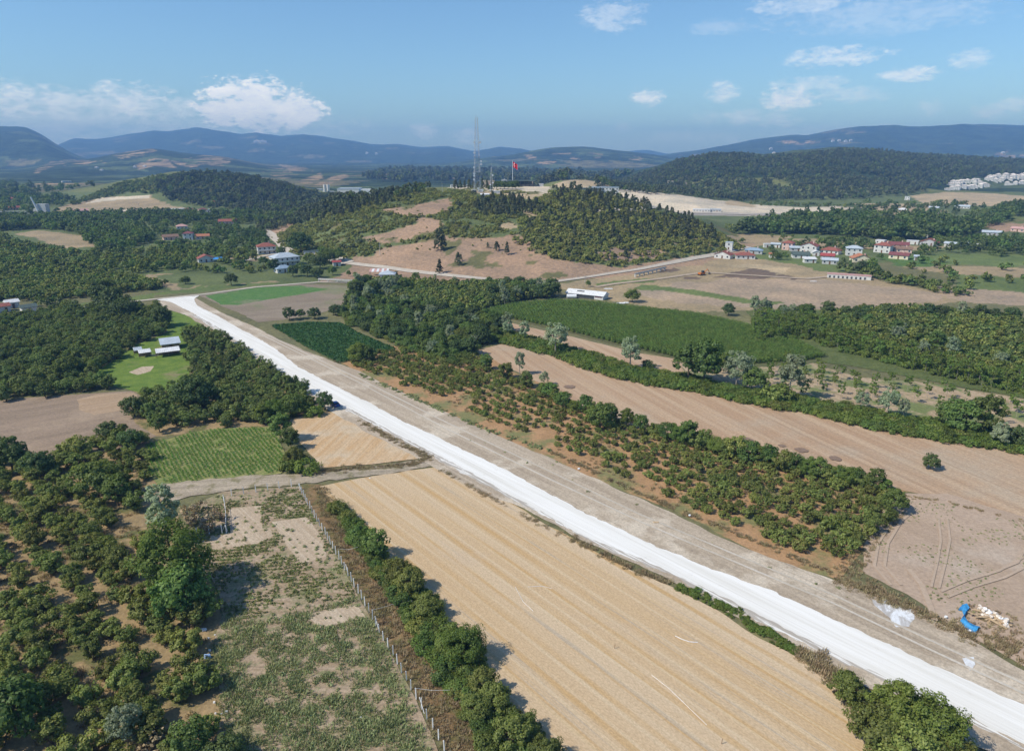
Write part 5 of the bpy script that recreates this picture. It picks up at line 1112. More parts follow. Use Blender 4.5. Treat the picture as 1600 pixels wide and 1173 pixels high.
def root(name, x, y, z, rot=0, label=None, cat=None, group=None):
    e = bpy.data.objects.new(name, None); COL.objects.link(e); e.location = (x, y, z); e.rotation_euler = (0, 0, rot); e.empty_display_size = 1
    return tag(e, label, cat, group)
def house(px, py, w, d, fl, roof, rm, wm, label, rot=0., name='house', cat='house', win=True, annex=None, chim=False, balcony=False, hf=2.8, group=None):
    """Walls, pitched or flat roof with eaves, windows with frames, door, chimney, balcony. Local -Y faces the photo."""
    x, y, z = PH(px, py); az = -math.atan2(x, y)
    r = root(name, x, y, z-.3, az+rot, label, cat, group)
    h = fl*hf+.3; x0, x1, y0, y1 = -w/2, w/2, 0, d
    b = MB(); b.box(x0, x1, y0, y1, 0, h)
    if roof == 'gable_front': b.add([(x0, y0, h), (x1, y0, h), (0, y0, h+w*.2), (x0, y1, h), (x1, y1, h), (0, y1, h+w*.2)], [(0, 1, 2), (4, 3, 5), (0, 2, 5, 3), (2, 1, 4, 5)])
    b.build('wall', wm, r)
    m = MB(); e = .5; t = .16
    if roof == 'hip':
        k = min(w, d)/2; rh = k*.48; a = (w/2-k*.9); g = MB()
        cx, cy = 0, d/2; ax = max(w/2-d/2, .2) if w > d else .2; ay = max(d/2-w/2, .2) if d > w else .2
        v = [(x0-e, y0-e, h), (x1+e, y0-e, h), (x1+e, y1+e, h), (x0-e, y1+e, h), (-ax, cy-ay, h+rh), (ax, cy-ay, h+rh), (ax, cy+ay, h+rh), (-ax, cy+ay, h+rh)]
        m.add(v, [(0, 1, 5, 4), (1, 2, 6, 5), (2, 3, 7, 6), (3, 0, 4, 7), (4, 5, 6, 7)]); m.box(x0-e, x1+e, y0-e, y1+e, h-t, h-.003)
    elif roof == 'gable':
        rh = d*.24
        m.add([(x0-e, y0-e, h), (x1+e, y0-e, h), (x1+e, y1+e, h), (x0-e, y1+e, h), (x0-e, d/2, h+rh), (x1+e, d/2, h+rh)], [(0, 1, 5, 4), (2, 3, 4, 5), (0, 4, 3), (1, 2, 5)]); m.box(x0-e, x1+e, y0-e, y1+e, h-t, h-.003)
    elif roof == 'gable_front':
        rh = w*.2+.25
        for s in (-1, 1):
            m.add([(s*(w/2+e), y0-e, h-.05), (0, y0-e, h+rh), (0, y1+e, h+rh), (s*(w/2+e), y1+e, h-.05), (s*(w/2+e), y0-e, h-.25), (0, y0-e, h+rh-.2), (0, y1+e, h+rh-.2), (s*(w/2+e), y1+e, h-.25)],
                  [(0, 1, 2, 3), (4, 5, 1, 0), (7, 6, 2, 3), (0, 3, 7, 4)])
    elif roof == 'shed': m.add([(x0-e, y0-e, h), (x1+e, y0-e, h), (x1+e, y1+e, h+.9), (x0-e, y1+e, h+.9), (x0-e, y0-e, h-t), (x1+e, y0-e, h-t), (x1+e, y1+e, h-t), (x0-e, y1+e, h-t)], [(0, 1, 2, 3), (7, 6, 5, 4), (0, 4, 5, 1), (1, 5, 6, 2), (2, 6, 7, 3), (3, 7, 4, 0)])
    else: m.box(x0-.15, x1+.15, y0-.15, y1+.15, h, h+.35)
    ro = m.build('roof', rm, r)
    if chim: MB().box(w*.2-.4, w*.2+.4, d*.5-.4, d*.5+.4, h, h+min(w, d)*.24+1.1).build('chimney', 'wall_pink', ro)
    if win:
        n = max(1, int(w/3.2)); k0 = random.Random(int(px*7+py))
        for f in range(fl):
            zc = f*hf+1.75
            for i in range(n):
                xc = x0+w*(i+.5)/n
                if f == 0 and i == n//2:
                    MB().box(xc-.5, xc+.5, -.06, .02, .3, 2.4).build('door', 'door_paint', r); continue
                wf = MB(); wf.box(xc-.72, xc+.72, -.05, .02, zc-.75, zc-.62); wf.box(xc-.72, xc+.72, -.05, .02, zc+.62, zc+.75); wf.box(xc-.72, xc-.6, -.05, .02, zc-.62, zc+.62); wf.box(xc+.6, xc+.72, -.05, .02, zc-.62, zc+.62)
                wo = wf.build('window', 'frame_white', r); MB().box(xc-.6, xc+.6, -.025, .02, zc-.62, zc+.62).build('pane', 'glass', wo)
            if d > 5:
                wo = MB().box(x0-.05, x0+.02, d*.35, d*.35+1.3, zc-.7, zc+.7).build('window', 'frame_white', r)
                MB().box(x0-.08, x0+.01, d*.35+.12, d*.35+1.18, zc-.58, zc+.58).build('pane', 'glass', wo)
    if balcony:
        for f in range(1, fl):
            bb = MB(); bb.box(x0+.5, x1-.5, -1.6, -.052, f*hf+.1, f*hf+.3); bo = bb.build('balcony', 'concrete', r)
            MB().box(x0+.5, x1-.5, -1.6, -1.52, f*hf+.3, f*hf+1.2).build('railing', 'frame_white', bo)
    return r
VG = 'houses of the village on the right'
H_ = [
 (1229,391,9,9,2,'hip','roof_red','wall_pink','two storey house with dark red hip roof, the upper left house of the village'),
 (1262,396,13,11,2,'gable_front','roof_red','wall_white','bright white two storey house whose gable wall faces the photo'),
 (1243,393,9,6,1,'gable','roof_grey','wall_grey','low grey shed between the dark red house and the white gable house'),
 (1252,404,13,9,1,'gable','roof_dark','wall_white','single storey house with a dark green grey roof below the white gable house'),
 (1266,411,9,5,1,'shed','roof_white','wall_white','low white shed under the dark green roofed house'),
 (1295,397,15,10,1,'hip','roof_red','wall_white','broad single storey house with brick red hip roof in the village middle'),
 (1275,400,5,5,1,'gable_front','roof_white','wall_white','small white gabled hut between the white gable house and the red hip roof'),
 (1292,406,10,8,1,'gable','roof_bright','wall_grey','house with the brightest crimson roof in the village'),
 (1296,413,11,7,1,'gable','roof_grey','wall_grey','grey tin roofed barn below the crimson roof'),
 (1334,400,12,9,2,'hip','roof_grey','wall_white','white two storey house with a pale grey hip roof'),
 (1347,410,14,9,1,'gable_front','roof_orange','wall_cream','cream house with an orange tiled gable roof'),
 (1377,395,13,10,2,'hip','roof_red','wall_white','white two storey house with red hip roof next to the tall dark trees'),
 (1402,388,18,10,1,'gable','roof_maroon','wall_pink','longest maroon roofed house of the village'),
 (1408,395,16,8,1,'gable','roof_brown','wall_pink','brownish roof directly below the longest maroon roof'),
 (1403,405,14,9,1,'gable','roof_maroon','wall_cream','cream house with maroon roof at the lower right of the village'),
 (1374,381,8,6,1,'flat','roof_white','wall_white','flat white house behind the red hip roof by the tall trees'),
 (1425,382,10,6,1,'flat','roof_white','wall_white','flat white house between the maroon roof and the grey gable'),
 (1451,384,15,9,1,'gable_front','roof_red','wall_grey','grey gabled house with red roof, the right end of the village'),
 (1431,407,3,3,1,'shed','roof_grey','wall_grey','tiny pale hut in the field right of the cream house'),
 (1177,397,14,8,1,'hip','roof_blue','wall_grey','house with blue grey hip roof at the left end of the village'),
 (1165,405,15,9,1,'hip','roof_red','wall_white','white house with red hip roof nearest the hill road end'),
 (1128,404,13,9,1,'gable_front','roof_red','wall_white','white walled house with red roof, leftmost of the village'),
 (1207,403,5,4,1,'gable','roof_orange','wall_white','tiny orange roofed hut left of the village'),
 (1199,387,6,4,1,'flat','roof_white','wall_white','low flat white hut at the upper left of the village'),
 (1211,387,8,5,1,'gable','roof_grey','wall_white','low white hut left of the dark red house'),
 (1138,391,6,5,2,'flat','roof_grey','wall_white','small white block between the leftmost house and the blue grey roof'),
 (1441,372,10,6,1,'flat','roof_white','wall_white','low white building behind the right end of the village'),
 (1459,370,9,6,1,'shed','paint_blue','wall_white','building with a vivid blue roof behind the village'),
 (1411,335,12,10,2,'hip','roof_white','wall_cream','yellow two storey house alone beyond the tree belt'),
 (1389,344,24,8,1,'flat','roof_white','wall_white','long low white building with dark openings beyond the tree belt'),
 (1503,326,20,10,1,'gable','roof_grey','wall_white','white house with grey roof on the far slope right'),
 (1458,328,13,8,1,'gable','roof_grey','wall_grey','grey shed left of the white house on the far slope'),
 (1417,313,8,6,2,'flat','roof_grey','wall_white','small white block at the foot of the forested hill'),
 (1589,362,13,8,1,'gable','roof_pink','wall_pink','pinkish roofed house at the right photo edge'),
 (1550,368,18,8,1,'gable','roof_grey','wall_grey','pale grey shed among the trees at the right'),
 (1509,386,8,6,1,'shed','roof_grey','wall_white','small white shed right of the village'),
 (1484,386,10,6,1,'gable','roof_grey','wall_white','white hut between the village and the small white shed'),
 (1529,388,6,5,1,'flat','roof_white','wall_white','tiny white box hut in the field at the right'),
]
for a in H_:
    px, py, w, d, fl, ro, rm, wm, lab = a; w *= .88; d *= .85
    house(px, py, w, d, fl, ro, rm, wm, lab, rot=random.Random(px).uniform(-.35, .35), group=VG, chim=(w > 11), name='house' if w > 7 else 'hut', cat='house' if w > 7 else 'hut')
LG = 'houses of the hamlet on the left'
for px, py, w, d, fl, ro, rm, wm, lab in [
 (323,410,10,8,1,'gable_front','roof_red','wall_white','white gabled house with red roof beside the blue shelter'),
 (285,358,10,8,1,'hip','roof_pink','wall_white','white house with a pinkish roof at the top of the left hamlet'),
 (294,375,8,7,2,'hip','roof_maroon','wall_white','narrow white two storey house with a maroon roof in the left hamlet'),
 (268,375,12,8,1,'gable','roof_brown','wall_pink','house with a brown roof left of the narrow white one'),
 (317,374,11,7,1,'gable','roof_orange','wall_pink','low orange roofed house right of the narrow white one'),
 (355,350,18,9,1,'gable','roof_red','wall_pink','long red roofed house standing apart at the right of the left hamlet'),
 (276,330,18,9,1,'flat','roof_white','wall_white','long white building in front of the pale cut of the left hill'),
 (294,330,10,7,1,'hip','roof_red','wall_pink','small red roofed house right of the long white building'),
 (318,331,10,8,1,'hip','roof_maroon','wall_white','maroon roofed white house below the left wooded hill'),
 (326,332,6,5,1,'gable_front','roof_white','wall_white','little white gabled house at the end of the row under the left hill'),
 (308,341,7,5,1,'gable','roof_orange','wall_white','tiny orange roof among the trees below the row'),
 (125,333,20,9,1,'gable','roof_pink','wall_white','white house with a wide pink roof left of the pale road cut'),
 (332,322,7,6,2,'gable_front','roof_orange','wall_cream','small yellow house on the slope of the left wooded hill'),
 (23,328,24,9,1,'gable','roof_red','wall_pink','long red roof half hidden in trees at the left edge'),
 (25,313,18,9,1,'gable','roof_red','wall_pink','red roof farther back at the left photo edge'),
 (105,285,22,10,1,'flat','roof_white','wall_white','pale house far out on the plain at the left')]:
    house(px, py, w, d, fl, ro, rm, wm, lab, rot=random.Random(px).uniform(-.3, .3), group=LG, name='house' if w > 7 else 'hut', cat='house' if w > 7 else 'hut')
house(418, 397, 13, 10, 2, 'hip', 'roof_red', 'wall_white', 'white two storey house with red hip roof and balcony by the pale road curve', .1, balcony=True, chim=True)
house(450, 415, 17, 11, 2, 'hip', 'roof_grey', 'wall_white', 'large white house with a blue grey hip roof, biggest house on the left', .35, balcony=True)
house(446, 426, 10, 7, 1, 'hip', 'roof_blue', 'wall_white', 'blue roofed annex just below the large blue grey roofed house', .35)
house(527, 416, 5, 4, 1, 'gable', 'roof_bright', 'wall_white', 'tiny white hut with crimson roof left of the bare cutting', .1, name='hut', cat='hut')
house(487, 399, 11, 6, 1, 'flat', 'roof_dark', 'wall_grey', 'low dark roofed shed behind the big dark tree', -.1, name='shed', cat='shed')
house(605, 436, 9, 7, 1, 'hip', 'roof_grey', 'wall_white', 'small white hut with pale grey roof below the hill road', -.1, name='hut', cat='hut')
b = MB()
for i in range(8): b.add([(-6+i*1.5, 0, 2.2), (-4.55+i*1.5, 0, 2.2), (-4.55+i*1.5, 4, 3.6), (-6+i*1.5, 4, 3.6)], [(0, 1, 2, 3)], i % 2)
for sx in (-5.8, 5.8):
    for sy, h in ((.1, 2.2), (3.9, 3.5)): b.box(sx-.08, sx+.08, sy-.08, sy+.08, -.2, h, 2)
x, y, z = PT(592, 431); r = b.build('striped_shelter', [MAT['roof_pink'], MAT['roof_white'], MAT['dark_steel_and_shade']]); r.location = (x, y, z+.3)
tag(r, 'shelter roofed with red and white striped sheets left of the pale grey roofed hut', 'shelter')
def shelter(px, py, w, d, h, mat, label, rot=0., name='shelter', wallm=None):
    x, y, z = PT(px, py); r = root(name, x, y, z, rot-math.atan2(x, y), label, 'shelter')
    b = MB(); n = int(w/.6)
    for i in range(n):     # corrugated sheet
        a = -w/2+w*i/n; b.add([(a, -.3, h), (a+w/n*.5, -.3, h+.06), (a+w/n, -.3, h), (a+w/n, d+.3, h+.7), (a+w/n*.5, d+.3, h+.76), (a, d+.3, h+.7)], [(0, 1, 4, 5), (1, 2, 3, 4)])
    b.build('roof', mat, r)
    for sx in (-w/2+.1, 0, w/2-.1):
        for sy, hh in ((0, h), (d, h+.65)): MB().box(sx-.07, sx+.07, sy-.07, sy+.07, -.1, hh).build('post', 'wall_wood', r)
    if wallm: MB().box(-w/2+.1, w/2-.1, d-.2, d-.1, 0, h*.9).build('back_wall', wallm, r)
    return r
shelter(341, 410, 6, 5, 2.2, 'paint_blue', 'bright blue sheet shelter right of the white gabled house')
# farm huts on the meadow
house(268, 546, 6.2, 6.5, 1, 'shed', 'roof_grey', 'wall_wood', 'small hut with pale corrugated roof at the upper edge of the meadow', .05, name='hut', cat='hut', hf=2.4)
shelter(264, 557, 8.2, 3.6, 1.9, 'roof_white', 'wide lean-to with bright sheet roof in front of the meadow hut', .05, wallm='wall_wood')
shelter(228, 558, 4.2, 2.4, 1.8, 'roof_white', 'small open animal shelter with a white sheet roof on the meadow', .1, wallm='wall_wood')
shelter(217, 553, 3, 2, 1.5, 'roof_grey', 'tiny low pen roof just left of the small white shelter', .1, wallm='wall_wood')
def fence_line(pts, label, hp=1.3, sp=2.2, name='wire_fence'):
    P = [PT(*p)[:2] for p in pts]; r = root(name, P[0][0], P[0][1], 0, 0, label, 'fence'); ox, oy = P[0]
    for a, b in zip(P, P[1:]):
        L_ = math.dist(a, b); n = max(1, int(L_/sp))
        for i in range(n):
            x = a[0]+(b[0]-a[0])*i/n-ox; y = a[1]+(b[1]-a[1])*i/n-oy
            MB().box(x-.05, x+.05, y-.05, y+.05, -.1, hp).build('post', 'wall_wood', r)
        w = MB()
        for z in (.45, .8, 1.15): w.tube((a[0]-ox, a[1]-oy, z), (b[0]-ox, b[1]-oy, z), .015, n=3)
        w.build('wire', 'steel', r)
fence_line([(203,537),(214,548),(222,557)], 'short wooden fence going down to the small white shelter')
fence_line([(232,557),(255,558)], 'low fence linking the small shelter and the lean-to')
# white roofed farm shed
r = house(913, 466, 21, 7, 1, 'gable', 'roof_white', 'wall_white', 'long white roofed farm shed with open dark front beyond the corn field', -.42, name='farm_shed', cat='shed', win=False, hf=2.1)
MB().box(-4.5, 5.5, -.06, .01, .3, 2.2).build('front_shade', 'dark_steel_and_shade', r); MB().box(6, 9.8, -.08, .01, 1.4, 2.2).build('red_panel', 'roof_maroon', r)  # open front is a flat dark plate, its colour standing in for the shade inside
MB().box(-5, -1, 1.6, 3., 3.1, 3.7).build('solar_panel', 'dark_steel_and_shade', r)
plain('white_plastic', (.8, .8, .8), .5); plain('tin', (.6, .62, .63), .4, metal=.3)
for i, (px, py, w, l) in enumerate([(893,466,5,'white water tank at the left end of the farm shed'),(948,452,3,'small white slab on the yard behind the farm shed, left one'),(953,452,3,'small white slab on the yard behind the farm shed, right one'),(970,475,4,'white sacks lying on the yard before the lone tree'),(978,474,3,'smaller white sack beside the white sacks near the lone tree'),(1271,440,4,'white sheet lying on the bare field before the village')]):
    x, y, z = PT(px, py); b = MB(); h = [2.2, .5, .5, .8, .6, .3][i]
    b.tube((-w/2, 0, h/2), (w/2, 0, h/2), h/2, h/2*.9, 10); b.tube((-w/3, .8, h/2), (w/2.4, .9, h/2), h/2*.8, h/2*.7, 8)
    o = b.build(['water_tank', 'white_slab', 'white_slab', 'white_sack', 'white_sack', 'white_sheet'][i], 'white_plastic'); o.location = (x, y, z); tag(o, l, ['tank', 'slab', 'slab', 'sack', 'sack', 'sheet'][i])
r = house(1326, 436, 24, 5, 1, 'flat', 'roof_pink', 'wall_white', 'long low unfinished white building with pinkish top before the village', .03, name='unfinished_building', cat='building', win=False, hf=2.2)
for i in range(9): MB().box(-11+i*2.4, -10+i*2.4, -.08, .01, .5, 1.8).build('opening_shade', 'dark_steel_and_shade', r)  # solid dark plates on the wall, painted as the shade inside openings
# factory
fr = root('factory', *PT(540, 303)[:2], PT(540, 303)[2], 0, 'white factory hall with twin silos behind the left end of the tower hill', 'factory')
s_ = PT(540, 303)[1]/F/.97
MB().box(-12*s_, 20*s_, 0, 30, -4, 7*s_).build('hall', 'wall_white', fr); MB().box(20*s_, 38*s_, 4, 30, -4, 6*s_).build('hall', 'roof_white', fr); MB().box(-12*s_, 20*s_, -.5, 31, 7*s_, 7.6*s_).build('roof', 'roof_grey', fr)
for k in (-31, -26): MB().tube((k*s_, 5, -4), (k*s_, 5, 13*s_), 2.1*s_, n=14).build('silo', 'wall_white', fr)
MB().box(-40*s_, -20*s_, 8, 20, -4, 3*s_).build('annex', 'wall_white', fr)
for i, (px, py, w) in enumerate([(490,304,14),(478,306,8),(590,300,10),(560,308,12),(500,298,7)]):
    house(px, py, w*1.5, 10, 1, 'flat', 'roof_white', 'wall_white', ['white shed left of the twin silos', 'leftmost small white hut by the factory', 'white hut at the right end of the factory', 'white shed in front of the factory hall', 'white hut behind the twin silos'][i], name='shed', cat='shed', win=False)
# concrete plant and long wall on the left
x, y, z = PT(63, 333); r = root('concrete_plant', x, y, z, 0, 'grey concrete plant with a steep leaning conveyor at the left edge of the valley', 'plant')
MB().box(-4, 8, 0, 8, 0, 11).build('mixing_tower', 'wall_grey', r); MB().box(-9, -4.1, 1, 7, 0, 5).build('hopper', 'concrete', r)
MB().tube((-1, -2, 3), (-7, -2, 20), 1.4, .8, 8).build('conveyor', 'steel', r)
x, y, z = PT(26, 335); r = root('long_wall', x, y, z, 0, 'long grey concrete wall left of the concrete plant', 'wall')
MB().box(-90, 24, 0, .6, -.5, 3.6).build('wall_face', 'concrete', r); MB().box(-90, 24, -.15, .75, 3.6, 3.9).build('coping', 'roof_white', r)
# houses at the left photo edge
for px, py, w, rm, l in [(4,488,7,'roof_red','small house with a dull red roof cut by the left photo edge'),(22,481,5,'roof_white','white roofed hut right of the house at the left photo edge'),(48,489,6,'roof_dark','dark roofed pen among the garden trees at the left edge'),(-20,482,8,'roof_white','white hut just outside the left photo edge')]:
    house(px, py, w, 5, 1, 'gable', rm, 'wall_white', l, .2, name='hut', cat='hut')
plain('roof_tile_pale', (.62,.55,.5), sc=.01, var=.3)
# white town on the right
cnt = 0; rt = random.Random(4)
bl = MB(); bl.box(-8, 8, 0, 12, -4, 9); rf = MB(); rf.add([(-8.6, -.6, 9), (8.6, -.6, 9), (8.6, 12.6, 9), (-8.6, 12.6, 9), (-2, 6, 12), (2, 6, 12)], [(0, 1, 5, 4), (1, 2, 5), (2, 3, 4, 5), (3, 0, 4)])
wn = MB()
for f in range(3):
    for i in range(4): wn.box(-7+i*4, -5.2+i*4, -.1, .02, .9+f*3, 2.2+f*3)
pm = (bl.me('wall', [MAT['wall_white']]), rf.me('roof', [MAT['roof_tile_pale']]), wn.me('windows', [MAT['glass']]))
blocks = []
for px in range(1482, 1606, 6):
    lo = 298-(px-1482)*.09; hi = 290-(px-1482)*.125
    for py in (lo, lo*.66+hi*.33, lo*.33+hi*.66-.5, hi-.5):
        if rt.random() < .2 or (1553 < px < 1567 and py > 290): continue
        blocks.append((px+rt.uniform(-2, 2), py+rt.uniform(-.8, .8)))
for px, py in blocks:
    x, y, z = PT(px, py); r = root('apartment_block', x, y, z, rt.uniform(-.3, .3)-math.atan2(x, y), 'white apartment block of the hillside town at the far right', 'apartment block', 'white apartment blocks of the hillside town')
    s = rt.uniform(.36, .62); r.scale = (s*1.25, s, s*rt.uniform(.8, 1.7))
    for nme, me in zip(('wall', 'roof', 'windows'), pm): link(nme, me, r)
# specks of far villages
for i, (px, py) in enumerate([(401,222),(405,223),(410,222),(414,223),(398,223),(573,241),(588,242),(1302,222),(1312,221),(1322,222),(1205,234),(1210,240),(1330,221),(150,263),(158,267),(210,262),(225,261),(105,279),(113,282),(655,274),(648,276),(662,275),(554,280),(1568,240),(24,283)]):
    x, y, z = PT(px, py)
    if z < 3 or y > 9500: continue
    k = y/900.
    r = root('far_house', x, y, z-2, 0, 'tiny pale house on the distant hills', 'house', 'tiny pale houses scattered on the distant hills'); r.scale = (k*.22,)*3
    for nme, me in zip(('wall', 'roof', 'windows'), pm): link(nme, me, r)
# ------------------------------------------------------------------ hill top
x, y, z = PH(746, 302); dT = y*math.cos(TH)+(HC-z)*math.sin(TH); TW = root('lattice_tower', x, y, z-1, .25, 'tall steel lattice tower with round antennas on top of the hill', 'tower')
top = 112*dT/F; h2 = 2.9; 
def lat(H, b0, b1, seg, rl, rb):
    leg = []; br = MB()
    def c(z, i):
        w = b0+(b1-b0)*z/H; return [(-w, -w), (w, -w), (w, w), (-w, w)][i]
    for i in range(4):
        m = MB(); m.tube((*c(0, i), 0), (*c(H, i), H), rl, rl*.8, 5); leg.append(m)
    for k in range(seg):
        z0, z1 = H*k/seg, H*(k+1)/seg
        for i in range(4):
            j = (i+1) % 4
            br.tube((*c(z0, i), z0), (*c(z1, j), z1), rb, n=3); br.tube((*c(z0, j), z0), (*c(z1, i), z1), rb, n=3); br.tube((*c(z1, i), z1), (*c(z1, j), z1), rb, n=3)
    return leg, br
plain('tower_steel', (.42, .43, .45), .6, .15, 3)
legs, br = lat(top, 3.0, 1.0, 22, .12, .045)
for l in legs: l.build('leg', 'tower_steel', TW)
br.build('bracing', 'tower_steel', TW)
rt = random.Random(2)
for f, s in ((.685, -1), (.685, 1), (.55, -1), (.44, 1), (.40, 1), (.36, -1), (.28, -1), (.25, -1), (.2, -1), (.06, 1), (.08, 0)):
    zz = top*f; w = 3.2+(1.1-3.2)*f; m = MB(); m.tube((s*(w+.8), -w-.9, zz), (s*(w+.8), -w-.2, zz), 1.0, .9, 12); m.tube((s*w, -w, zz), (s*(w+.8), -w-.3, zz), .1, n=4); m.build('antenna', 'white_plastic', TW)
for k in range(3): MB().tube((-1.0+k, -1.2, top), (-1.0+k, -1.2, top+2.5-k*.5), .06, n=4).build('aerial', 'tower_steel', TW)
for f in (.3, .5): MB().box(-3.2, 3.2, -3.2, 3.2, top*f, top*f+.12).build('platform', 'tower_steel', TW)
x, y, z = PH(768, 301); dT = y*math.cos(TH)+(HC-z)*math.sin(TH); TM = root('small_mast', x, y, z-1, .1, 'thinner shorter steel mast between the tall lattice tower and the flagpole', 'mast')
top2 = 46*dT/F; legs, br = lat(top2*.86, 1.4, .35, 12, .09, .04)
for l in legs: l.build('leg', 'tower_steel', TM)
br.build('bracing', 'tower_steel', TM); MB().tube((0, 0, top2*.86), (0, 0, top2), .1, n=5).build('aerial', 'tower_steel', TM)
for f, s in ((.6, 1), (.35, 1), (.3, -1), (.12, -1)): MB().tube((s*1.2, -1.6, top2*f), (s*1.2, -1.0, top2*f), .7, n=10).build('antenna', 'white_plastic', TM)
x, y, z = PH(801, 288); dT = y*math.cos(TH)+(HC-z)*math.sin(TH); hF = 38*dT/F
FP = root('flagpole', x, y, z-.5, 0, 'tall white flagpole right of the masts carrying the flag', 'flagpole'); m = MB(); m.tube((0, 0, 0), (0, 0, hF), .28, .16, 8); m.build('pole', 'white_plastic', FP); MB().tube((0, 0, hF), (0, 0, hF+.5), .3, .1, 8).build('finial', 'steel', FP)
plain('flag_red', (.72, .02, .03), .7, .05); plain('flag_white', (.85, .85, .85), .7, .03)
fw, fh = 7.2, 5.; nx = 16
def fl(u, v, o=0.): # the cloth hangs and ripples
    return (u*.62+.2, math.sin(u*1.5)*.5+o, hF-.3-v-u*.42-.12*math.sin(u*2.2))
vs = [fl(fw*i/nx, fh*j/8) for j in range(9) for i in range(nx+1)]
fs = [(j*(nx+1)+i, j*(nx+1)+i+1, (j+1)*(nx+1)+i+1, (j+1)*(nx+1)+i) for j in range(8) for i in range(nx)]
FL = root('flag', x, y, z-.5, 0, 'red flag with white crescent and star hanging from the tall flagpole', 'flag'); link('cloth', mesh('cloth', vs, fs, ['flag_red']), FL)
for side in (-.05, .05):
    cx, cy = fw*.36, fh*.5; n = 20; m = MB(); vo = []; vi = []
    for i in range(n+1):
        a = math.radians(38)+math.radians(284)*i/n; vo.append((cx+math.cos(a)*fh*.28, cy+math.sin(a)*fh*.28))
        b2 = math.radians(55)+math.radians(250)*i/n; vi.append((cx+fh*.07+math.cos(b2)*fh*.225, cy+math.sin(b2)*fh*.225))
    P_ = [fl(*p, side) for p in vo]+[fl(*p, side) for p in vi]; m.add(P_, [(i, i+1, n+2+i, n+1+i) for i in range(n)])
    sc_ = (cx+fh*.3, cy); S_ = [fl(sc_[0]+math.cos(math.pi+k*math.pi/5)*(fh*.13 if k % 2 == 0 else fh*.052), sc_[1]+math.sin(math.pi+k*math.pi/5)*(fh*.13 if k % 2 == 0 else fh*.052), side) for k in range(10)]+[fl(*sc_, side)]
    m.add(S_, [(10, k, (k+1) % 10) for k in range(10)]); m.build('crescent_and_star', 'flag_white', FL)
x, y, z = PH(817, 292); r = root('terrace_building', x, y+6, z-1.2, -.12, 'flat dark two storey building with glass front on the hill top under the flag', 'building')
MB().box(-15, 11, 0, 12, 0, 3.4).build('lower_storey', 'dark_steel_and_shade', r); MB().box(-14, 9, .6, 11, 3.42, 6.2).build('upper_storey', 'glass', r); MB().box(-15.5, 12, -.8, 12.6, 6.22, 6.8).build('roof', 'roof_dark', r)
for i in range(7): MB().box(-15+i*4.2, -14.7+i*4.2, -.7, -.4, 0, 6.2).build('column', 'dark_steel_and_shade', r)
house(778, 283, 17, 8, 1, 'gable', 'roof_orange', 'wall_stone', 'low house with a brownish tiled roof left of the flagpole', .0)
house(788, 281, 5, 5, 2, 'gable_front', 'roof_white', 'wall_white', 'small white gabled block above the tiled roof left of the flagpole', .0, name='hut', cat='hut')
for i, (px, py, w, l) in enumerate([(758,308,7,'white cabin below the small mast'),(751,301,4,'white equipment box at the foot of the tall tower, right one'),(741,301,4,'white equipment box at the foot of the tall tower, left one'),(776,303,6,'white container right of the white cabin'),(709,288,6,'white van on the hill top road, left one'),(728,290,5,'white van on the hill top road, right one'),(763,278,8,'white hut behind the conifer row'),(846,289,4,'tiny white hut on the hill top right of the dark building'),(764,275,11,'sandy half built block behind the masts')]):
    house(px, py, w, 4, 1, 'flat' if i != 0 else 'gable', 'roof_white' if i != 8 else 'wall_stone', 'wall_white' if i != 8 else 'wall_stone', l, .1, name='cabin' if i not in (4, 5) else 'van', cat='cabin' if i not in (4, 5) else 'van', win=(i == 0), hf=2.2 if i != 8 else 6)
QG = 'quarry buildings'
for px, py, w, fl_, rm, wm, l in [(943,298,30,2,'roof_blue','wall_white','blue roofed works building above the quarry face'),(925,293,22,1,'roof_dark','roof_dark','long dark shed behind the blue roofed works'),(1003,300,14,1,'roof_white','wall_white','white cabin row on the rim of the quarry'),(1015,300,10,1,'roof_white','wall_white','second white cabin on the rim of the quarry'),(1030,300,20,1,'roof_grey','wall_wood','brown shed on the rim of the quarry'),(1045,301,16,1,'roof_grey','wall_grey','grey shed at the right of the quarry rim'),(1096,331,22,1,'roof_white','wall_white','white machines hall on the quarry floor'),(1118,331,14,1,'roof_grey','wall_grey','grey hall beside the white one on the quarry floor'),(1052,288,22,2,'wall_stone','wall_stone','stone coloured block at the forest edge above the quarry'),(1075,289,10,1,'roof_pink','wall_cream','small cream house at the forest edge above the quarry')]:
    house(px, py, w, 10, fl_, 'flat', rm, wm, l, .0, name='works_building', cat='building', group=QG)
# power poles
def pole(px, py, hpx, label, arms=True):
    x, y, z = PT(px, py); d = y*math.cos(TH)+(HC-z)*math.sin(TH); h = hpx*d/F
    r = root('power_pole', x, y, z-.3, .4, label, 'power pole'); MB().tube((0, 0, 0), (0, 0, h+.3), .17, .1, 6).build('pole', 'concrete', r)
    if arms: MB().box(-1.1, 1.1, -.07, .07, h-.6, h-.45).build('crossarm', 'wall_wood', r)
pole(594, 399, 20, 'bare power pole standing alone on the reddish slope'); pole(691, 300, 14, 'power pole on the left crest of the tower hill'); pole(412, 330, 24, 'tall pole left of the tower hill')
pole(1082, 399, 8, 'power pole at the hill road before the village'); pole(914, 441, 10, 'power pole behind the farm shed'); pole(218, 330, 12, 'power pole at the pale road cut on the left')
pole(1470, 275, 18, 'pylon like pole on the forested slope, left of two'); pole(1485, 270, 16, 'pylon like pole on the forested slope, right of two'); pole(1574, 322, 14, 'power pole on the tan slope at the right')
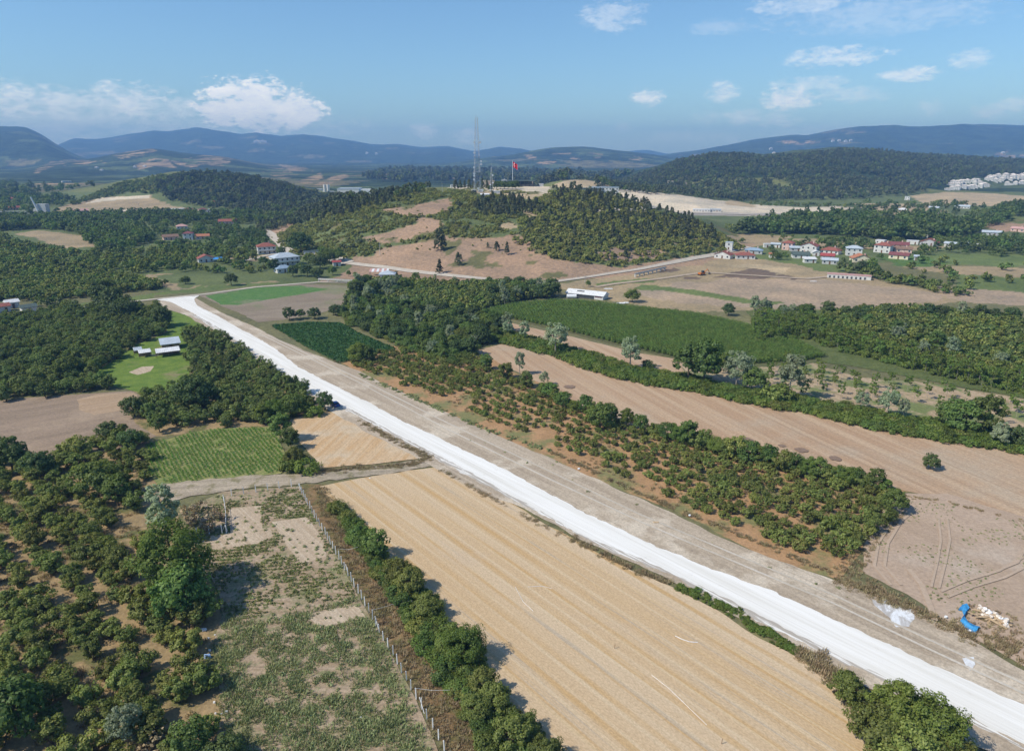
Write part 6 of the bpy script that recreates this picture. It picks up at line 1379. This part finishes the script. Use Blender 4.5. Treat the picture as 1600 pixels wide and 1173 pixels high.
def flume(a, b, label, h=1.2, sp=6.):
    A, B = PT(*a), PT(*b); L_ = math.dist(A[:2], B[:2]); r = root('concrete_flume', A[0], A[1], A[2], math.atan2(B[1]-A[1], B[0]-A[0]), label, 'flume')
    t = MB(); t.box(0, L_, -.6, .6, h, h+.15); t.box(0, L_, -.6, -.48, h+.153, h+.8); t.box(0, L_, .48, .6, h+.153, h+.8); t.build('trough', 'concrete', r)
    for i in range(int(L_/sp)+1): MB().box(i*sp, i*sp+.4, -.4, .4, -1, h-.003).build('support', 'concrete', r)
flume((498,440), (640,447), 'raised concrete water channel below the bare cutting on the left'); flume((992,433), (1040,422), 'raised concrete water channel along the hill road before the village', 1.5, 5.)
# excavator
x, y, z = PT(1096, 430); r = root('excavator', x, y, z, .4, 'small dark excavator on the levelled ground before the village', 'excavator')
plain('machine_orange', (.5, .17, .04)); MB().box(-1.8, 1.8, -1.3, 1.3, .7, 1.7).build('body', 'machine_orange', r); MB().box(-.2, 1.2, -1.2, .2, 1.71, 2.9).build('cab', 'glass', r)
for s in (-1, 1): MB().box(-2, 2, s*1.3-.35, s*1.3+.35, 0, .69).build('track', 'dark_steel_and_shade', r)
MB().tube((1.8, 0, 1.4), (4.4, 0, 3.6), .3, .22, 6).build('boom', 'machine_orange', r); MB().tube((4.4, 0, 3.6), (6, 0, 1.2), .2, .16, 6).build('stick', 'machine_orange', r); MB().box(5.5, 6.5, -.5, .5, .3, 1.15).build('bucket', 'dark_steel_and_shade', r)
# blue car
x, y, z = PT(521, 634); r = root('parked_car', x+.4, y-.2, z+.05, ROADROT, 'blue hatchback parked at the left edge of the white road beside a round tree', 'car')
plain('car_blue', (.05, .11, .3), .25, .05); plain('tyre', (.02, .02, .02)); plain('lamp_glass', (.7, .7, .65), .2); plain('lamp_red', (.5, .02, .02), .3)
prof = [(-2.05,.35),(-2.05,.8),(-1.95,1.0),(-1.7,1.05),(-1.2,1.02),(.9,1.0),(1.7,.88),(2.05,.7),(2.05,.35)]
def extr(pr, w, w2=None):
    m = MB(); n = len(pr); w2 = w2 or [w]*n
    m.add([(a, -w2[i], b) for i, (a, b) in enumerate(pr)]+[(a, w2[i], b) for i, (a, b) in enumerate(pr)], [(i, (i+1) % n, n+(i+1) % n, n+i) for i in range(n)]+[tuple(range(n))[::-1], tuple(range(n, 2*n))]); return m
extr(prof, .88).build('body', 'car_blue', r); cb = extr([(-1.8,1.03),(-1.45,1.42),(.1,1.45),(.95,1.01)], .8, [.82,.66,.66,.82]); cb.build('cabin', 'glass', r); extr([(-1.42,1.43),(.08,1.46),(.02,1.5),(-1.3,1.49)], .64).build('roof', 'car_blue', r)
for a in (-1.3, 1.3):
    for s in (-1, 1):
        w_ = MB().tube((a, s*.72, .33), (a, s*.9, .33), .33, n=16).build('wheel', 'tyre', r); MB().tube((a, s*.9, .33), (a, s*.93, .33), .2, n=12).build('rim', 'steel', w_)
for s in (-1, 1): MB().box(2.04, 2.09, s*.65-.16, s*.65+.16, .62, .76).build('headlight', 'lamp_glass', r); MB().box(-2.09, -2.04, s*.68-.12, s*.68+.12, .75, .95).build('taillight', 'lamp_red', r)
# ------------------------------------------------------------------ fence round the plot
post = MB(); post.add([(-.08,-.08,-.2),(.08,-.08,-.2),(.08,.08,-.2),(-.08,.08,-.2),(-.065,-.065,1.8),(.065,-.065,1.8),(.065,.065,1.8),(-.065,.065,1.8),(0,0,1.88)], [(0,1,5,4),(1,2,6,5),(2,3,7,6),(3,0,4,7),(4,5,8),(5,6,8),(6,7,8),(7,4,8)])
plain('post_concrete', (.76,.74,.71), .9, .12, 3); pme = post.me('fence_post', [MAT['post_concrete']])
def posts(pts, label, group, sp=1.98, skip=()):
    P = [P0(*p) for p in pts]; k = 0
    D_ = [0]; 
    for a, b in zip(P, P[1:]): D_.append(D_[-1]+math.dist(a, b))
    n = int(round(D_[-1]/sp)); rp = random.Random(3)
    for i in range(n+1):
        t = D_[-1]*i/n; x = np.interp(t, D_, [p[0] for p in P]); y = np.interp(t, D_, [p[1] for p in P])
        o = link('fence_post', pme, None, (x+rp.uniform(-.05, .05), y+rp.uniform(-.05, .05), 0)); o.rotation_euler = (rp.gauss(0, .025), rp.gauss(0, .025), rp.uniform(-.3, .3)); o.scale = (1, 1, rp.uniform(.95, 1.06)); tag(o, label, 'fence post', group)
posts([(469,766),(488,803),(509,837),(524,864),(541,894),(565,935),(581,965),(598,998),(612,1021),(648,1088),(691.5,1166),(735,1250)], 'white concrete post of the long fence between plot and hedge', 'posts of the long fence between plot and hedge')
posts([(362,775),(400,769),(455,761)], 'white concrete post of the short fence along the side track', 'posts of the short fence along the side track', 2.4)
posts([(308,836),(347,833)], 'low grey post half hidden in the dry brush left of the beds', 'low posts in the dry brush left of the beds', 2.9)
def brace(px, py, dx, dy, label):
    x, y = P0(px, py); m = MB(); m.tube((dx, dy, -.1), (0, 0, 1.6), .055, n=4); o = m.build('brace_post', 'post_concrete', None, (x, y, 0)); tag(o, label, 'brace post')
brace(467,765,1.1,-.9,'slanting brace at the corner where the two fences meet'); brace(469,766,-1.2,.3,'second slanting brace at the corner where the fences meet'); brace(541,893,.7,-1.2,'slanting brace in the upper half of the long fence'); brace(587,975,.7,-1.2,'slanting brace halfway down the long fence'); brace(656,1103,.8,-1.3,'slanting brace at the lower end of the long fence'); brace(353,831,-.9,.3,'slanting brace at the foot of the long white rail'); brace(353,831,.6,-.2,'second brace at the foot of the long white rail')
def line3(name, pts, r, mat, label, cat):
    m = MB(); 
    for a, b in zip(pts, pts[1:]): m.tube(a, b, r, n=5)
    return tag(m.build(name, mat), label, cat)
a, b = P0(350, 782), P0(354, 832)
line3('white_rail', [(a[0], a[1], 1.3), ((a[0]+b[0])/2+.2, (a[1]+b[1])/2, 1.1), (b[0], b[1], 1.2)], .045, 'white_plastic', 'long white rail joining the side track fence to the dry brush', 'rail')
for (p, q, l) in (((350,784),(350,784),'tall white post at the upper end of the long white rail'), ((354,833),(354,833),'tall white post at the lower end of the long white rail')):
    x, y = P0(*p); o = link('rail_post', pme, None, (x, y, 0)); tag(o, l, 'rail post')
def cord(pts, label, z0=1.5, r=.016):
    P = [P0(*p) for p in pts]; n = len(P); line3('rope', [(p[0], p[1], z0-.15*i/(n-1)-(.35 if 0 < i < n-1 else 0)) for i, p in enumerate(P)], r, 'white_plastic', label, 'cord')
cord([(528,868),(545,866),(560,864)], 'white cord from the fence to the narrow waist of the hedge')
cord([(581,965),(603,956),(622,949),(645,949)], 'white cord from the middle of the fence into the hedge')
cord([(648,1088),(675,1088),(705,1087),(727,1080)], 'white cord from the lower fence over the brown weeds')
def hose(pts, label, r=.025):
    P = [P0(*p) for p in pts]; line3('white_hose', [(p[0], p[1], .24) for p in P], r, 'white_plastic', label, 'hose')
hose([(1018,1056),(1045,1077),(1072,1103),(1104,1134)], 'long thin white hose lying across the lower stubble'); hose([(1055,995),(1065,1000),(1077,1004),(1090,1005)], 'short curved white hose on the stubble near the verge weeds', .05); hose([(805,918),(817,941),(833,956)], 'thin white hose at the left middle of the stubble'); hose([(825,918),(848,917),(862,921)], 'short white hose at the upper left of the stubble')
for i, (px, py) in enumerate([(960,1012),(1127,1161)]):
    x, y = P0(px, py+2); m = MB(); m.tube((0, 0, 0), (.05, 0, 1.), .05, n=5); tag(m.build('stake', 'wall_wood', None, (x, y, 0)), ['short dark stake in the middle of the stubble', 'short dark stake low on the stubble'][i], 'stake')
# litter beside the orchard
rl = random.Random(8)
plain('litter_blue', (.35,.5,.75)); 
for i, (px, py, s, h, mt, l) in enumerate([(325,1027,1.3,.6,'litter_blue','pale blue crate in the litter beside the plot'),(318,984,1.3,.2,'white_plastic','long white sheet piece at the top of the litter'),(326,998,.5,.25,'white_plastic','small white piece below the long white sheet'),(328,1017,.5,.3,'white_plastic','white bag above the pale blue crate'),(336,992,.4,.15,'white_plastic','white scrap right of the long white sheet'),(335,1098,.4,.25,'white_plastic','single white scrap farther down the plot edge'),(337,1115,.4,.2,'white_plastic','white scrap at the left of the low litter row'),(346,1116,.4,.2,'white_plastic','white scrap in the middle of the low litter row'),(354,1113,.5,.25,'white_plastic','white scrap at the right of the low litter row'),(452,898,.35,.2,'white_plastic','white bag among the vegetable rows'),(564,1121,.3,.15,'white_plastic','tiny white scrap among the lower weeds'),(578,748,.5,.2,'white_plastic','white scrap on the side track')]):
    x, y = P0(px, py); m = MB(); n = 7; w = s/2
    vs = [(math.cos(6.283*k/n)*w*rl.uniform(.7, 1.2), math.sin(6.283*k/n)*w*rl.uniform(.4, .7), 0) for k in range(n)]; m.add([(a, b, 0) for a, b, c in vs]+[(a*.8, b*.8, h*rl.uniform(.7, 1.2)) for a, b, c in vs], [(k, (k+1) % n, n+(k+1) % n, n+k) for k in range(n)]+[tuple(range(n, 2*n))])
    tag(m.build('crate' if i == 0 else 'litter_piece', mt, None, (x, y, .05)), l, 'crate' if i == 0 else 'litter')
# rubbish heap with tarpaulin
plain('tarp_blue', (.05,.26,.52), .6, .2, 2); plain('board', (.5,.36,.22), .8, .25, 2); plain('plaster', (.68,.6,.52), .9, .15, 2)
P_ = [P0(*p) for p in [(1500,952),(1507,950),(1511,957),(1507,963),(1503,970),(1510,978),(1520,984),(1528,986)]]; m = MB(); vs = []
for i, p in enumerate(P_):
    for j in range(6):
        d = 1.6*[-.75, -.5, -.15, .2, .5, .8][j]*rl.uniform(.6, 1.4); vs.append((p[0]+d*.7, p[1]+d*.6+.1*rl.random(), .2+[0, .35, .55, .5, .3, 0][j]*rl.uniform(.6, 1.3)))
tag(link('blue_tarpaulin', mesh('blue_tarpaulin', vs, [(i*6+j, i*6+j+1, (i+1)*6+j+1, (i+1)*6+j) for i in range(len(P_)-1) for j in range(5)], ['tarp_blue'])), 'crumpled bright blue tarpaulin at the left end of the rubbish heap', 'tarpaulin')
bm_ = MB().box(-1.1, 1.1, -.12, .12, 0, .07).me('board', [MAT['board']])
for i in range(22):
    t = rl.random(); px = 1512+t*62+rl.uniform(-3, 3); py = 958+t*16+rl.uniform(-7, 9); x, y = P0(px, py)
    o = link('board', bm_, None, (x, y, .1+rl.random()*.5)); o.rotation_euler = (rl.uniform(-.2, .2), rl.uniform(-.2, .2), rl.uniform(0, 3.14)); o.scale = (rl.uniform(.6, 1.2), rl.uniform(.8, 2), 1); tag(o, 'loose weathered board lying in the rubbish heap', 'board', 'boards in the rubbish heap')
ch = [];
for k in range(3):
    m = MB(); n = 6; m.add([(math.cos(6.28*i/n)*.4*rl.uniform(.7, 1.2), math.sin(6.28*i/n)*.35*rl.uniform(.7, 1.2), 0) for i in range(n)]+[(math.cos(6.28*i/n)*.32*rl.uniform(.6, 1.2), math.sin(6.28*i/n)*.3*rl.uniform(.6, 1.2), .3*rl.uniform(.7, 1.3)) for i in range(n)], [(i, (i+1) % n, n+(i+1) % n, n+i) for i in range(n)]+[tuple(range(n, 2*n))]); ch.append(m.me('rubble_chunk', [MAT['plaster'] if k else MAT['white_plastic']]))
for i in range(44):
    t = rl.random(); px = 1528+t*50+rl.uniform(-3, 3); py = 953+t*24+rl.uniform(-6, 6); x, y = P0(px, py)
    o = link('rubble_chunk', ch[i % 3], None, (x, y, .05+.5*rl.random()*(i % 2))); o.rotation_euler = (rl.uniform(-.5, .5), rl.uniform(-.5, .5), rl.uniform(0, 6)); tag(o, 'pale chunk of plaster or sack in the rubbish heap', 'rubble chunk', 'pale chunks in the rubbish heap')
for i, (px, py, l) in enumerate([(1514,988,'grey bag on the ground below the rubbish heap'),(1477,966,'white scrap left of the rubbish heap'),(1077,807,'white scrap at the foot of the orchard rows'),(904,734,'white scrap at the dirt edge below the orchard'),(1025,817,'dark flat piece lying on the dirt shoulder')]):
    x, y = P0(px, py); o = link('litter_piece', ch[0] if i != 4 else bm_, None, (x, y, .23)); o.scale = (.8, .6, .7) if i != 4 else (.5, 2, 1); tag(o, l, 'litter')
